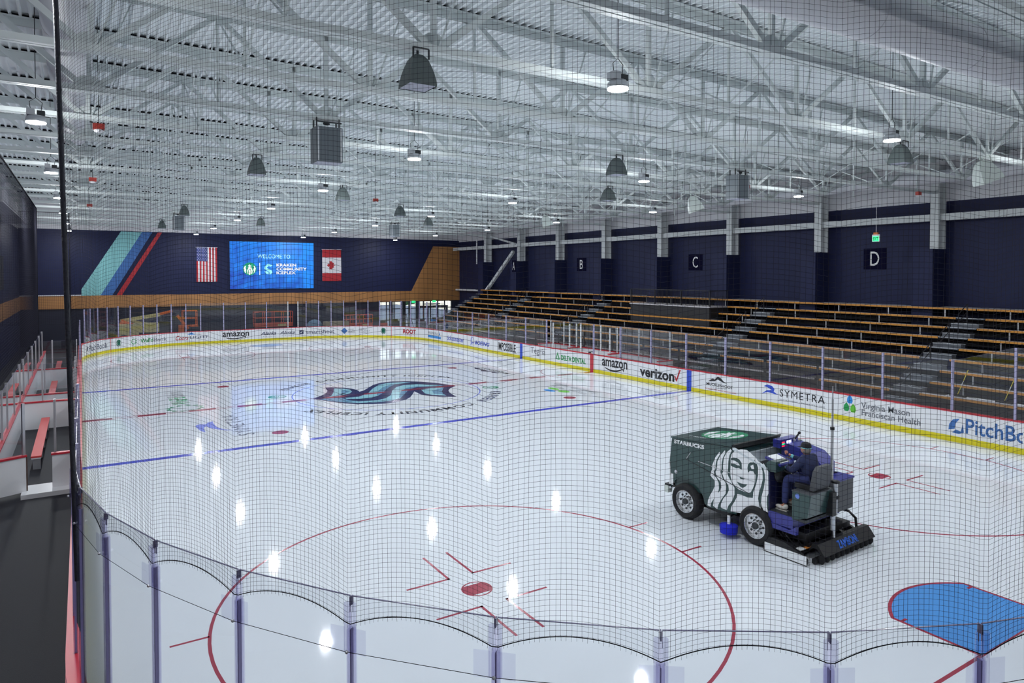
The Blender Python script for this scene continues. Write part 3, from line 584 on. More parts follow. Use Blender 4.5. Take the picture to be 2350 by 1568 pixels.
# exit signs
M_exit = mat('exit_green', (0, .3, .08), emit=(.05, 1, .35), es=1.2)
M_exdk = mat('exit_letter', (0.0, .05, .01), rough=.5)
def exit_sign(x, y, z, rod, lab, w_=.36):
    t = thing('exit_sign', (x, y, z), label=lab, cat='exit sign')
    MB().box(-.03, .03, -w_ / 2, w_ / 2, -.14, .2).build('housing', M_wht, t)
    MB().box(-.036, -.03, -w_ / 2 + .03, w_ / 2 - .03, -.12, .12).build('lit_face', M_exit, t)
    text('EXIT', lambda u, v, d: Vector((-.037 - d, w_ / 2 - .06 - u, v - .08)), w_ - .12, .16, M_exdk, 'lettering', t, bold=.02)
    if rod: MB().cyl((0, 0, .28), (0, 0, rod), .012, 6).build('hanging_rod', M_wht, t); MB().box(-.06, .06, -.1, .1, .2, .3).build('junction_box', mat('orange_box', (.6, .15, .03)), t)
exit_sign(19.5, -13.5, 7.58, 3.9, 'green lit EXIT sign hanging in front of letter D')
for x in (16.9, 19.3):
    t = thing('exit_sign', (x, FY - .13, 2.93), label='small green EXIT sign above the entrance glass, %s one' % ('left' if x < 18 else 'right'), cat='exit sign')
    MB().box(-.2, .2, -.03, .03, -.1, .1).build('lit_face', M_exit, t)
    text('EXIT', lambda u, v, d: Vector((-.15 + u, -.031 - d, v - .06)), .3, .12, M_exdk, 'lettering', t, bold=.02)

# flags and screen
def wall_fn(x0, z0, y0=FY): return lambda u, v, d: Vector((x0 + u, y0 - d, z0 + v))
FW = mat('flag_white', (.72, .70, .74), rough=.8, bump=.2, bscale=4); FR = mat('flag_red', (.42, .02, .03), rough=.8); FB = mat('flag_blue', (.03, .05, .22), rough=.8)
t = thing('flag', (-4.15, FY - .06, 5.18), label='vertical hanging flag with red and white stripes and a starred blue corner', cat='flag')
f = lambda u, v, d: Vector((u, -d + .012 * math.sin(u * 9), v))
MB().plate(rect(0, 1.72, 0, 3.1), lambda u, v, d: Vector((u, -d, v)), .02).build('cloth', FW, t)
b = MB()
for k in range(0, 13, 2):
    x0 = 1.72 - (k + 1) * 1.72 / 13; b.plate(rect(x0, x0 + 1.72 / 13, 0, 3.1 if k < 6 else 1.86), lambda u, v, d: Vector((u, -d - .02, v)), .006)
b.build('red_stripe', FR, t)
un = MB().plate(rect(0, .93, 1.86, 3.1), lambda u, v, d: Vector((u, -d - .02, v)), .008).build('union', FB, t); b = MB()
for i in range(9):
    for j in range(6 if i % 2 == 0 else 5):
        cx = .08 + j * .155 + (.077 if i % 2 else 0); cz = 1.97 + i * .128
        b.plate([(cx + (.048 if q % 2 == 0 else .02) * math.sin(q * PI / 5), cz + (.048 if q % 2 == 0 else .02) * math.cos(q * PI / 5)) for q in range(10)], lambda u, v, d: Vector((u, -d - .028, v)), .004)
b.build('stars', FW, un); MB().cyl((-.05, -.01, 3.11), (1.77, -.01, 3.11), .025, 8).build('flag_rod', M_wht, t)
t = thing('flag', (7.2, FY - .06, 5.2), label='vertical hanging flag in red and white with a red maple leaf', cat='flag')
MB().plate(rect(0, 1.9, 0, 3.1), lambda u, v, d: Vector((u, -d, v)), .02).build('cloth', FW, t)
b = MB(); [b.plate(r_, lambda u, v, d: Vector((u, -d - .02, v)), .006) for r_ in (rect(0, 1.9, 0, .78), rect(0, 1.9, 2.32, 3.1))]; b.build('red_band', FR, t)
leaf = [(0, -.5), (.03, -.5), (.04, -.28), (.3, -.32), (.26, -.2), (.52, .02), (.44, .08), (.5, .26), (.32, .22), (.28, .3), (.14, .16), (.2, .44), (.1, .4), (0, .58)]
leaf = leaf + [(-a_, b_) for a_, b_ in leaf[::-1][1:-1]]
MB().plate([(.95 - b_ * .8 - .05, 1.55 + a_ * .85) for a_, b_ in leaf], lambda u, v, d: Vector((u, -d - .02, v)), .008).build('maple_leaf', FR, t)
MB().cyl((-.05, -.01, 3.11), (1.95, -.01, 3.11), .025, 8).build('flag_rod', M_wht, t)
# video screen
ms = bpy.data.materials.new('screen_picture'); ms.use_nodes = True; nt = ms.node_tree; b_ = nt.nodes['Principled BSDF']
tc = nt.nodes.new('ShaderNodeTexCoord'); nz = nt.nodes.new('ShaderNodeTexNoise'); nz.inputs['Scale'].default_value = 1.2; nz.inputs['Detail'].default_value = 8
sx = nt.nodes.new('ShaderNodeSeparateXYZ'); ad_ = nt.nodes.new('ShaderNodeMath'); ad_.operation = 'MULTIPLY_ADD'; ad_.inputs[1].default_value = .035
ad2 = nt.nodes.new('ShaderNodeMath'); ad2.operation = 'MULTIPLY_ADD'; ad2.inputs[1].default_value = .06
cr = nt.nodes.new('ShaderNodeValToRGB'); cr.color_ramp.elements[0].color = (.003, .035, .36, 1); cr.color_ramp.elements[1].color = (.008, .24, .85, 1)
cr.color_ramp.elements[0].position = .42; cr.color_ramp.elements[1].position = .98
nt.links.new(tc.outputs['Object'], nz.inputs['Vector']); nt.links.new(tc.outputs['Object'], sx.inputs[0])
nt.links.new(sx.outputs['X'], ad_.inputs[0]); nt.links.new(nz.outputs[0], ad_.inputs[2]); nt.links.new(sx.outputs['Z'], ad2.inputs[0]); nt.links.new(ad_.outputs[0], ad2.inputs[2])
nt.links.new(ad2.outputs[0], cr.inputs[0]); nt.links.new(cr.outputs[0], b_.inputs['Emission Color']); b_.inputs['Emission Strength'].default_value = 1.0; b_.inputs['Base Color'].default_value = (0, 0, 0, 1)
t = thing('video_screen', (-1.36, FY - .08, 4.5), label='large lit blue video screen reading WELCOME TO KRAKEN COMMUNITY ICEPLEX', cat='screen')
MB().box(0, 7.7, -.02, .08, 0, 4.4).build('display', ms, t)
MB().box(-.03, 7.73, 0, .1, -.03, 4.43).build('frame', M_blkst, t)
E1 = mat('screen_cyan', (0, 0, 0), emit=(.45, .9, 1.0), es=1.0); E2 = mat('screen_white', (0, 0, 0), emit=(1, 1, 1), es=1.0); E3 = mat('screen_green', (0, 0, 0), emit=(0, .3, .16), es=1.0); E4 = mat('screen_teal', (0, 0, 0), emit=(.3, .85, .95), es=1.0)
sf = lambda x0, z0: (lambda u, v, d: Vector((x0 + u, -.022 - d, z0 + v)))
text('WELCOME TO', sf(2.45, 2.87), 3.0, .36, E1, 'lettering', t)
text('KRAKEN', sf(4.17, 2.1), 1.85, .28, E2, 'lettering', t, bold=.03); text('COMMUNITY', sf(4.17, 1.72), 2.85, .29, E2, 'lettering', t, bold=.03); text('ICEPLEX', sf(4.17, 1.36), 1.8, .28, E2, 'lettering', t, bold=.03)
MB().box(2.62, 2.67, -.03, -.022, 1.3, 2.42).build('divider', E2, t)
emblem(lambda u, v, d: Vector((1.75 + u, -.022 - d, 1.86 + v)), .6, t, E3, E2, .004)
S_ = [(.0, .55), (.1, .8), (.35, 1.0), (.75, .85), (.6, .72), (.4, .78), (.22, .62), (.35, .52), (.68, .36), (.74, .16), (.6, .0), (.42, .0), (.5, .12), (.36, .3), (.12, .42)]
MB().plate([(a_, b_ * 1.0) for a_, b_ in S_], sf(3.05, 1.36), .004).build('logo_mark', E4, t)
MB().plate([(.0, .26), (.2, .3), (.36, .24), (.42, .1), (.36, -.02), (.18, .06), (.1, .16)], sf(3.05, 1.36), .004).build('logo_mark', E4, t)

# ------------------------------------------------------------------ lamps, speakers, detectors
def lamp(x, y, z, lab):
    t = thing('high_bay_light', (x, y, z), label=lab, cat='ceiling light', group='round ceiling lights')
    MB().lathe([(.185, .0), (.20, .03), (.19, .10), (.15, .14), (.15, .15), (.0, .15)], n=20).build('reflector', M_lamp, t, smooth=True)
    MB().box(-.17, -.02, -.11, .11, .15, .29).build('driver_box', M_lamp, t); MB().box(.02, .17, -.09, .09, .15, .26).build('driver_box', M_strap, t)
    MB().lathe([(.0, -.02), (.19, -.016), (.195, .005), (.0, .01)], n=20).build('lens', M_lens, t)
    b = MB(); b.tube([(-.1, 0, .3), (-.12, 0, .45), (0, 0, .55), (.12, 0, .45), (.1, 0, .28)], .008, 5); b.tube([(0, 0, .55), (0, 0, zd(x) - z)], .009, 5); b.build('hanging_cable', M_strap, t)
    ld = bpy.data.lights.new('lamp_light', 'AREA'); ld.shape = 'DISK'; ld.size = .36; ld.energy = LAMP_W; ld.color = (.93, .97, 1.0)
    lo = bpy.data.objects.new('lamp_light', ld); COL.objects.link(lo); lo.parent = t; lo.location = (0, 0, -.03)
    pd = bpy.data.lights.new('deck_fill_light', 'POINT'); pd.energy = FILL_W; pd.shadow_soft_size = .12; pd.color = (.95, .98, 1.0)  # fill light added below each lens to brighten the roof deck
    po = bpy.data.objects.new('deck_fill_light', pd); COL.objects.link(po); po.parent = t; po.location = (0, 0, -.14); return t
rows = ((-13.7, 'left of the net pole'), (-4.58, 'second row from the left'), (4.47, 'third row from the left'), (13.5, 'row nearest the bleachers'))
ys = [-31.6, -22.5, -13.5, -4.55, 4.4, 13.4, 22.5, 31.6]
for x, rn in rows:
    for i, y in enumerate(ys):
        z = 9.25
        lamp(x, y, z, 'round white hanging ceiling light, %s, %s back from the camera' % (rn, ORD[i]))
def horn(x, y, z, lab, s=.71, tilt=0.0, rz=0.0, m_=None):
    t = thing('horn_loudspeaker', (x, y, z), label=lab, cat='loudspeaker', group='hanging loudspeakers'); t.rotation_euler = (tilt, 0, rz); t.scale = (s, s, s * 1.2)
    b = MB(); prof = [(.10, .0), (.19, -.10), (.25, -.24), (.30, -.38), (.335, -.52), (.345, -.64)]; vs = []
    for h, dz in prof: vs += [(-h, -h, dz), (h, -h, dz), (h, h, dz), (-h, h, dz)]
    b.add(vs, [(i * 4 + j, i * 4 + (j + 1) % 4, i * 4 + 4 + (j + 1) % 4, i * 4 + 4 + j) for i in range(5) for j in range(4)] + [(3, 2, 1, 0)]); b.build('cabinet', m_ or M_spk, t)
    MB().add([(-.335, -.335, -.63), (.335, -.335, -.63), (.335, .335, -.63), (-.335, .335, -.63)], [(0, 1, 2, 3)]).build('grille', M_grille if m_ is None else m_, t, fix=False)
    b = MB(); b.beam((-.2, -.2, -.1), (-.2, -.2, .1), .04, .02); b.beam((.2, -.2, -.1), (.2, -.2, .1), .04, .02); b.beam((-.2, -.2, .1), (.2, -.2, .1), .04, .02); b.cyl((0, 0, -.02), (0, 0, .14), .03, 6); b.build('bracket', M_strap if m_ is None else m_, t)
for x, y, lab in ((-8.0, -21.3, 'large dark grey bell-shaped loudspeaker at the top centre, nearest the camera'), (-8.1, -9.1, 'grey bell-shaped loudspeaker behind and left of the nearest grey box speaker'),
                  (-3.33, -3.2, 'grey bell-shaped loudspeaker hanging over centre ice'), (-8.1, 9.1, 'grey bell-shaped loudspeaker left of the far box speaker'), (-2.8, 15.2, 'grey bell-shaped loudspeaker above the video screen'),
                  (-8.1, 21.3, 'small far bell-shaped loudspeaker above the striped flag'), (1.7, -15.2, 'grey bell-shaped loudspeaker right of the middle of the roof'), (6.5, -9.1, 'pale grey bell-shaped loudspeaker just below the right-middle one'),
                  (1.95, 3.05, 'grey bell-shaped loudspeaker above the maple leaf flag'), (7.1, -21.3, 'grey-green loudspeaker under the upper right ceiling light'), (6.5, 9.1, 'small grey loudspeaker above the wood panel')):
    horn(x, y, 9.6, lab)
for x, y, lab in ((11.9, -21.3, 'white tilted loudspeaker at the right edge facing the bleachers'), (11.6, -9.1, 'white tilted loudspeaker above letter C side of the roof'), (11.6, 3.05, 'small white tilted loudspeaker far back above the bleachers')):
    horn(x, y, 9.55, lab, .95, -.35, .9, M_spkw)
def boxspk(x, y, lab):
    t = thing('box_loudspeaker', (x, y, 9.6), label=lab, cat='loudspeaker', group='hanging box loudspeakers')
    MB().box(-.32, .32, -.27, .27, -.97, -.12).build('cabinet', M_box, t); MB().box(-.30, .30, -.25, .25, -.985, -.97).build('grille', M_grille, t)
    [MB().box(a_ - .015, a_ + .015, c_ - .015, c_ + .015, -.14, .12).build('hanging_strap', M_strap, t) for a_ in (-.28, .28) for c_ in (-.12, .12)]; MB().box(-.30, .30, -.26, -.23, -.02, .01).build('support_bar', M_strap, t)
    b = MB(); [b.box(a_ - .015, a_ + .015, -.276, -.27, -.95, -.14) for a_ in (-.28, .28)]; b.build('edge_rail', M_lamp, t)
    MB().ball((-.05, -.16, -.03), .09, .05, .04).build('cable_coil', M_strap, t)
for x, y, lab in ((-7.7, -15.2, 'dark grey rectangular box loudspeaker hanging left of centre'), (7.5, -15.2, 'grey rectangular box loudspeaker hanging at the right'), (6.65, 15.2, 'pale box loudspeaker far back above the maple leaf flag'), (-7.7, 15.2, 'pale box loudspeaker far back above the striped flag')): boxspk(x, y, lab)
for x, y, z, lab in ((-12.5, -13.2, 9.35, 'small red detector box at the upper left beside the net pole'), (-12.5, -3, 9.3, 'small red detector box, second on the left side'), (-12.5, 8, 9.3, 'small red detector box, third on the left side'),
                     (-1.0, -1, 9.4, 'small red detector box over the middle of the roof'), (9.5, -14, 9.35, 'small red detector box at the right of the box speaker'), (15.5, -17.5, 9.1, 'orange detector box above the EXIT sign')):
    t = thing('detector_box', (x, y, z), label=lab, cat='detector', group='red detector boxes'); MB().box(-.12, .12, -.06, .06, -.07, .07).build('box', M_detred, t); MB().ball((0, 0, -.1), .1, .1, .05).build('sensor', M_wht, t); MB().cyl((0, 0, .07), (0, 0, zd(x) - z), .007, 5).build('hanging_rod', M_strap, t)

# ------------------------------------------------------------------ glass and posts round the rink
Z0 = 1.085
def gpane(name, a, b, z1a, z1b, m_, lab, grp, z0=Z0, th=.012, gap=.035):
    a, b = Vector(a[:2]), Vector(b[:2]); d = (b - a).normalized(); n_ = Vector((d.y, -d.x)) * th / 2; a += d * gap; b -= d * gap
    mid = (a + b) / 2; L = (b - a).length / 2
    t = thing(name, (mid.x, mid.y, 0), label=lab, cat='glass panel', group=grp); t.rotation_euler = (0, 0, math.atan2(d.y, d.x))
    vs = [(sx * L, sy * th / 2, (z0 if k == 0 else (z1a if sx < 0 else z1b))) for k in (0, 1) for sy in (-1, 1) for sx in (-1, 1)]
    MB().add(vs, [(0, 2, 3, 1), (4, 5, 7, 6), (0, 1, 5, 4), (2, 6, 7, 3), (0, 4, 6, 2), (1, 3, 7, 5)]).build('pane', m_, t)
    MB().beam((-L, 0, z1a + .002), (L, 0, z1b + .002), .0125, .004).build('top_edge', M_edge, t)
    MB().box(-L - .001, -L + .001, -.004, .004, z1a - .12, z1a).build('side_edge', M_edge, t); MB().box(L - .001, L + .001, -.004, .004, z1b - .12, z1b).build('side_edge', M_edge, t); return t
def gpost(x, y, ang, z1, lab, grp, m_=None, near=False, w_=.07):
    t = thing('glass_post', (x, y, 0), ang, label=lab, cat='glass post', group=grp)
    m_ = m_ or M_post
    if near:
        MB().box(-.026, .026, -.03, .03, Z0, z1 - .2).build('post_core', M_core, t); MB().box(-.004, .004, -.018, .018, Z0, z1 - .2).build('post_web', M_post, t)
        MB().lathe([(.033, Z0), (.033, z1 - .18)], n=12).build('post_tube', M_sleeve, t, smooth=True)
        for s in (-1, 1): MB().lathe([(.026, z1 - .36), (.026, z1)], c=(s * .024, -.02, 0), n=10).build('sleeve', M_sleeve, t, smooth=True)
        for s in (-1, 1): MB().box(*sorted((s * .03, s * .15)), -.05, -.044, z1 - .36, z1 - .17).build('clear_bracket', M_brk, t)
        MB().box(-.005, .005, -.02, .02, z1 - .02, z1 + .045).build('spacer', M_edge, t)
        MB().ball((0, -.065, z1 - .345), .014, n=8, m=5).build('cable_clip', M_alu, t)
    else:
        MB().box(-w_ / 2, w_ / 2, -.03, .05, Z0 - .02, z1).build('post_core', m_, t)
    return t
# near corner + near end (the camera stands behind these)
angs = [-180.3, -172.6, -165.05, -157.65, -149.83, -142.39, -134.84, -127.32, -119.82, -112.52, -105.0, -97.5]
near = [((-CX + (RR + .05) * math.cos(math.radians(a))), (-CY + (RR + .05) * math.sin(math.radians(a))), a + 90) for a in angs]
near += [(-CX + 1.14 * k, -HY - .05, 0) for k in range(0, 4)]
for i, (x, y, a) in enumerate(near):
    gpost(x, y, math.radians(a), 3.44, 'clear lilac near-corner glass post, %s from the left end' % ORD[i], 'posts of the near glass', near=True)
for i in range(len(near) - 1):
    gpane('rink_glass', near[i], near[i + 1], 3.485, 3.485, M_glass, 'tall clear glass pane of the near corner, %s from its left end' % ORD[i], 'panes of the near glass', gap=.012)
# left side: from the near corner up to the benches, then past the benches
ly = [-20.75, -18.35, -15.9, -13.4, -10.9]
prev = near[0]
for i, y in enumerate(ly):
    gpost(-HX - .05, y, PI / 2, 3.0, 'lilac glass post on the left boards, %s going away from the near corner' % ORD[i], 'posts of the left glass')
    gpane('rink_glass', prev, (-HX - .05, y), 3.48 if i == 0 else 2.95, 2.95, M_glassfar, 'glass pane on the left boards seen edge-on, %s going away' % ORD[i], 'panes of the left glass', gap=.04); prev = (-HX - .05, y)
prev = None
for i, y in enumerate([13.2, 15.0, 16.8, 18.6, 20.4]):
    gpost(-HX - .05, y, PI / 2, 2.9, 'lilac glass post on the left boards past the benches, %s going away' % ORD[i], 'posts of the far left glass')
    if prev is not None: gpane('rink_glass', (-HX - .05, prev), (-HX - .05, y), 2.87, 2.87, M_glassfar, 'far glass pane on the left boards past the benches, %s going away' % ORD[i - 1], 'panes of the far left glass')
    prev = y
# far end
fs = [sLC(166.2 - 7.6 * i) for i in range(11)] + [sF(-2.64), sF(-.88), sF(.9), sF(2.75), sF(3.64), sF(4.38)] + [sRC(82.9 - 7.52 * i) for i in range(11)] + [sR(21.3), sR(19.83)]
for i, s in enumerate(fs):
    p = P(s, .05); q = P(s + .05, .05); wh = i in (14, 15)
    i == len(fs) - 1 or gpost(p.x, p.y, math.atan2(q.y - p.y, q.x - p.x), 3.42, ('white' if wh else 'slim lilac') + ' glass post along the far end boards, %s from the left' % ORD[i], 'posts of the far end glass', M_wpost if wh else None)
    if i and i != 15:
        a, b = P(fs[i - 1], .05), p
        gpane('rink_glass', a, b, 3.4, 3.4, M_glassfar, 'glass pane of the far end boards, %s from the left' % ORD[i - 1], 'panes of the far end glass')
# bleacher side
ry = [19.83, 17.4, 14.9, 12.37, 9.87, 7.3, 4.79, 2.3, -.1, -2.5, -4.98, -7.5, -10.0, -12.5, -15.05, -17.55, -20.03, -21.95]
for i, y in enumerate(ry):
    if y in (2.3,): continue
    gpost(HX + .05, y, -PI / 2, 3.46 if i == 17 else 2.86, 'slim lilac glass post on the bleacher-side boards, %s from the far end' % ORD[i], 'posts of the bleacher-side glass')
for i in range(len(ry) - 1):
    if ry[i] in (2.3, 4.79) or ry[i] == -.1: continue
    za = 2.84; zb = 3.46 if i == 16 else 2.84
    if i == 0: za = 3.38
    gpane('rink_glass', (HX + .05, ry[i]), (HX + .05, ry[i + 1]), za, zb, M_glassfar, 'glass pane on the bleacher-side boards, %s from the far end' % ORD[i], 'panes of the bleacher-side glass')
for i in range(3):
    a0, a1 = [math.radians(-8.6 * (i + k)) for k in (0, 1)]
    q = [(CX + (RR + .05) * math.cos(a), -CY + (RR + .05) * math.sin(a)) for a in (a0, a1)]
    gpane('rink_glass', q[0], q[1], 3.46, 3.46, M_glassfar, 'tall glass pane in the near right corner, %s from the bleacher side' % ORD[i], 'panes of the near right corner')
    gpost(q[1][0], q[1][1], a1 + PI / 2, 3.44, 'lilac glass post in the near right corner, %s from the bleacher side' % ORD[i], 'posts of the near right corner')

# penalty boxes and timekeeper's table behind the bleacher-side boards
def low_wall(name, x0, x1, y0, y1, lab, grp=None, h=1.0):
    if name == 'box_wall': h = 1.17
    t = thing(name, ((x0 + x1) / 2, (y0 + y1) / 2, 0), label=lab, cat='low wall', group=grp); a, b = (x1 - x0) / 2, (y1 - y0) / 2
    MB().box(-a, a, -b, b, 0, h).build('panel', M_brd, t); MB().box(-a - .02, a + .02, -b - .02, b + .02, h, h + .05).build('cap_rail', M_cap, t); return t
xa, xb = HX + .2, 14.15
low_wall('box_wall', xb, xb + .1, -5.35, 6.0, 'long low white wall with red cap behind the penalty boxes')
for i, y in enumerate((-5.35, -1.3, 2.6, 5.95)): low_wall('box_wall', xa, xb - .02, y - .05, y + .05, 'short low white wall across the penalty boxes, %s from the right' % ORD[i], 'cross walls of the penalty boxes')
i = 0
for x, y in ((xb, -5.25), (xb, -2.8), (xb, -1.3), (13.8, -1.3), (xa + .1, -1.3), (xb, .6), (13.8, 2.6), (xa + .1, 2.6), (xb, 2.6), (xb, 4.4), (xb, 5.9), (HX + .1, 1.2), (HX + .1, 4.1)):
    gpost(x, y, 0, 2.72, 'white glass post around the penalty boxes, %s from the right' % ORD[i], 'white posts of the penalty boxes', M_wpost, w_=.06); i += 1
for i, (a, b) in enumerate((((xb, -5.25), (xb, -2.8)), ((xb, -2.8), (xb, -1.3)), ((xb, -1.3), (xb, .6)), ((xb, .6), (xb, 2.6)), ((xb, 2.6), (xb, 4.4)), ((xb, 4.4), (xb, 5.9)), ((xa, -1.3), (xb, -1.3)), ((xa, 2.6), (xb, 2.6)), ((xa, -5.35), (xb, -5.35)))):
    gpane('rink_glass', a, b, 2.7, 2.7, M_glassfar, 'glass pane around the penalty boxes, %s of the set' % ORD[i], 'panes of the penalty boxes')
t = thing('timekeeper_table', (13.62, .65, 0), label='white counter between the two penalty boxes', cat='table'); MB().box(-.45, .45, -1.6, 1.6, .92, .97).build('tabletop', M_brd, t)
for s in (-1, 1): MB().box(-.4, -.34, s * 1.5 - .03, s * 1.5 + .03, 0, .92).build('leg', M_alu, t); MB().box(.34, .4, s * 1.5 - .03, s * 1.5 + .03, 0, .92).build('leg', M_alu, t)
for y, lab in ((-.35, 'small black and white device on the penalty box counter'), ):
    t = thing('control_console', (13.6, y + 1.0, .97), label=lab, cat='console'); MB().box(-.15, .15, -.25, .05, 0, .12).build('body', M_inkwht, t); MB().box(-.15, .15, .06, .3, 0, .14).build('monitor', M_strap, t)

# ------------------------------------------------------------------ players' benches on the left
bx0 = -14.85
low_wall('bench_wall', bx0 - .1, bx0, -9.9, 20, 'long low white wall with red cap behind the team benches on the left')
low_wall('bench_wall', -13.62, -13.1, -9.95, -9.83, 'white board panel right of the open bench gate', 'cross walls of the benches')
for y, k in ((-.6, 'nearest'), (1.3, 'second'), (10.0, 'farthest')): low_wall('bench_wall', bx0, -13.12, y - .06, y + .06, 'low white wall with red cap across the benches, %s one' % k, 'cross walls of the benches')
MB().box(-14.3, -13.1, -10.35, -9.4, -.06, .12).build('bench_step', M_brd, label='white threshold step under the open bench gate', cat='step')
t = thing('bench_gate', (-14.22, -9.9, 0), math.radians(205), label='open white bench gate with glass at the left edge', cat='gate')
MB().box(0, .75, -.06, .06, .1, 1.03).build('panel', M_brd, t); MB().box(-.02, .77, -.08, .08, 1.03, 1.08).build('cap_rail', M_cap, t)
MB().box(.05, .7, -.006, .006, 1.08, 2.45).build('pane', M_glassfar, t); MB().box(0, .06, -.04, .04, .1, 2.45).build('hinge_post', M_alu, t); MB().box(.70, .76, -.04, .04, 1.0, 2.45).build('hinge_post', M_strap, t); MB().box(-.03, 0, -.07, .07, .05, 1.05).build('dark_edge', mat('gate_brown', (.1, .06, .05)), t)
for i, (y0, y1) in enumerate(((-7.4, -.9), (1.6, 9.6), (10.3, 19))):
    t = thing('team_bench', (-14.1, 0, 0), label='long red-topped team bench, %s one from the near gate' % ORD[i], cat='bench', group='red team benches')
    MB().box(-.13, .13, y0, y1, .41, .46).build('seat', M_bench, t); MB().box(-.12, .12, y0 + .01, y1, .37, .41).build('seat_rail', M_brd, t)
    y = y0 + .3
    while y < y1: MB().box(-.1, .1, y - .03, y + .03, 0, .38).build('leg', M_alu, t); y += 1.5
gp = [-9.9, -7.5, -5.8, -3.2, -.6, 1.3, 4.2, 7.1, 10, 13.3, 16.6]
for i, y in enumerate(gp):
    gpost(bx0 - .05, y, PI / 2, 2.5, 'aluminium glass post behind the team benches, %s from the near gate' % ORD[i], 'posts behind the benches', M_alu, w_=.06)
    if i: gpane('rink_glass', (bx0 - .05, gp[i - 1]), (bx0 - .05, y), 2.45, 2.45, M_glassfar, 'glass pane behind the team benches, %s from the near gate' % ORD[i - 1], 'panes behind the benches')
k = 0
for y in (-9.9, -.6, 1.3, 10.0):
    for x in ((-13.55, -13.15) if y < -5 else (-14.2, -13.15)):
        gpost(x, y, 0, 2.5, 'bright aluminium post on a bench cross wall, %s going away' % ORD[k], 'posts on the bench cross walls', M_alu, w_=.055); k += 1
    if y > -5: gpane('rink_glass', (bx0, y), (-14.2, y), 2.45, 2.45, M_glassfar, 'left glass pane over the bench cross wall %s' % {-.6: 'nearest the gate', 1.3: 'second from the gate', 10.0: 'farthest away'}[y], 'cross panes of the benches'); gpane('rink_glass', (-14.2, y), (-13.15, y), 2.45, 2.45, M_glassfar, 'right glass pane over the bench cross wall %s' % {-.6: 'nearest the gate', 1.3: 'second from the gate', 10.0: 'farthest away'}[y], 'cross panes of the benches')

# ------------------------------------------------------------------ safety nets
M_edgerope = mat('net_edge_cord', (.03, .032, .045), rough=.8, bump=.6, bscale=30)
def strands(name, polylines, r, m_, parent=None, sides=3, **kw):
    V = []; F = []; base = 0
    for pl in polylines:
        p = np.asarray(pl, float); k = len(p)
        d = np.gradient(p, axis=0); d /= np.linalg.norm(d, axis=1)[:, None] + 1e-12
        ref = np.where(np.abs(d[:, 2:3]) < .9, np.array([[0, 0, 1.]]), np.array([[1., 0, 0]]))
        a = np.cross(d, ref); a /= np.linalg.norm(a, axis=1)[:, None]; b = np.cross(d, a)
        ring_ = np.stack([p + (a * math.cos(2 * PI * j / sides) + b * math.sin(2 * PI * j / sides)) * r for j in range(sides)], 1).reshape(-1, 3)
        V.append(ring_)
        i = np.arange(k - 1)[:, None] * sides; j = np.arange(sides)[None]; jn = (j + 1) % sides
        F.append((np.stack([i + j, i + jn, i + sides + jn, i + sides + j], -1).reshape(-1, 4) + base)); base += k * sides
    V = np.concatenate(V); F = np.concatenate(F).astype(np.int32)
    me = bpy.data.meshes.new(name); me.vertices.add(len(V)); me.vertices.foreach_set('co', V.astype(np.float32).ravel())
    me.loops.add(F.size); me.loops.foreach_set('vertex_index', F.ravel()); me.polygons.add(len(F)); me.polygons.foreach_set('loop_start', np.arange(0, F.size, 4, dtype=np.int32))
    me.update(calc_edges=True); me.materials.append(m_)
    o = bpy.data.objects.new(name, me); COL.objects.link(o)
    if parent is not None: o.parent = parent
    tag(o, **kw); return o
# plan of the near net: from the pole round the near corner, panel by panel between the posts
NO = .085
_np = []
for (x_, y_, a_) in near[1:]:
    t_ = math.radians(a_); _np.append(np.array([x_ + math.sin(t_) * (NO - .05), y_ - math.cos(t_) * (NO - .05)]))
for k in range(1, 4): _np.append(np.array([_np[-1][0] + 1.14, _np[-1][1]]))
_cl = np.concatenate([[0], np.cumsum([np.linalg.norm(_np[i + 1] - _np[i]) for i in range(len(_np) - 1)])])
def netplan(s):
    """s = metres along the net from the pole; returns x, y, f (0..1 within its post bay)"""
    i = min(len(_np) - 2, int(np.searchsorted(_cl, s, side='right')) - 1); f = (s - _cl[i]) / (_cl[i + 1] - _cl[i])
    v = _np[i] + (_np[i + 1] - _np[i]) * f
    return v[0], v[1], f
CELL = .0365; SL = 13.4; NZ = 9.62
def bow(f): return 1 - (2 * f - 1) ** 2
def zoff(f, z): return (.115 * bow(f)) * math.exp(-(z - 3.3) / 5.0)
rng = np.random.RandomState(3)
lines = []; ns = int(SL / CELL)
for i in range(ns + 1):
    x, y, f = netplan(min(i * CELL, SL - 1e-3)); zb = 3.285 + .125 * bow(f); ph = rng.rand() * 6
    zz = np.arange(zb, NZ + .12, .14)
    lean = np.clip((zz - 3.3) / 6.3, 0, 1) * .0
    lines.append(np.stack([x + .004 * np.sin(zz * 3 + ph) - .11 * ((zz - 3.3) / 6.3) * max(0, 1 - i * CELL / 2.2), y + .004 * np.cos(zz * 2.2 + ph), zz], 1))
    lines.append(np.array([[x, y, zb + .01], [x + .003 * math.sin(ph * 9), y, zb - .022 - .012 * rng.rand()]]))
nz = int((NZ - 3.3) / CELL); ss = np.arange(0, SL - 1e-3, CELL * 2)
pl_ = [netplan(s) for s in ss]; PX = np.array([p[0] for p in pl_]); PY = np.array([p[1] for p in pl_]); PF = np.array([p[2] for p in pl_])
for j in range(nz + 1):
    z = 3.3 + j * CELL; zz = z + .115 * (1 - (2 * PF - 1) ** 2) * math.exp(-(z - 3.3) / 5.0) + .003 * np.sin(ss * 2.1 + j)
    lines.append(np.stack([PX - .11 * ((z - 3.3) / 6.3) * np.clip(1 - ss / 2.2, 0, 1), PY, zz], 1))
NET = thing('safety_net', (0, 0, 0), label='large black square-mesh safety net above the near glass', cat='safety net')
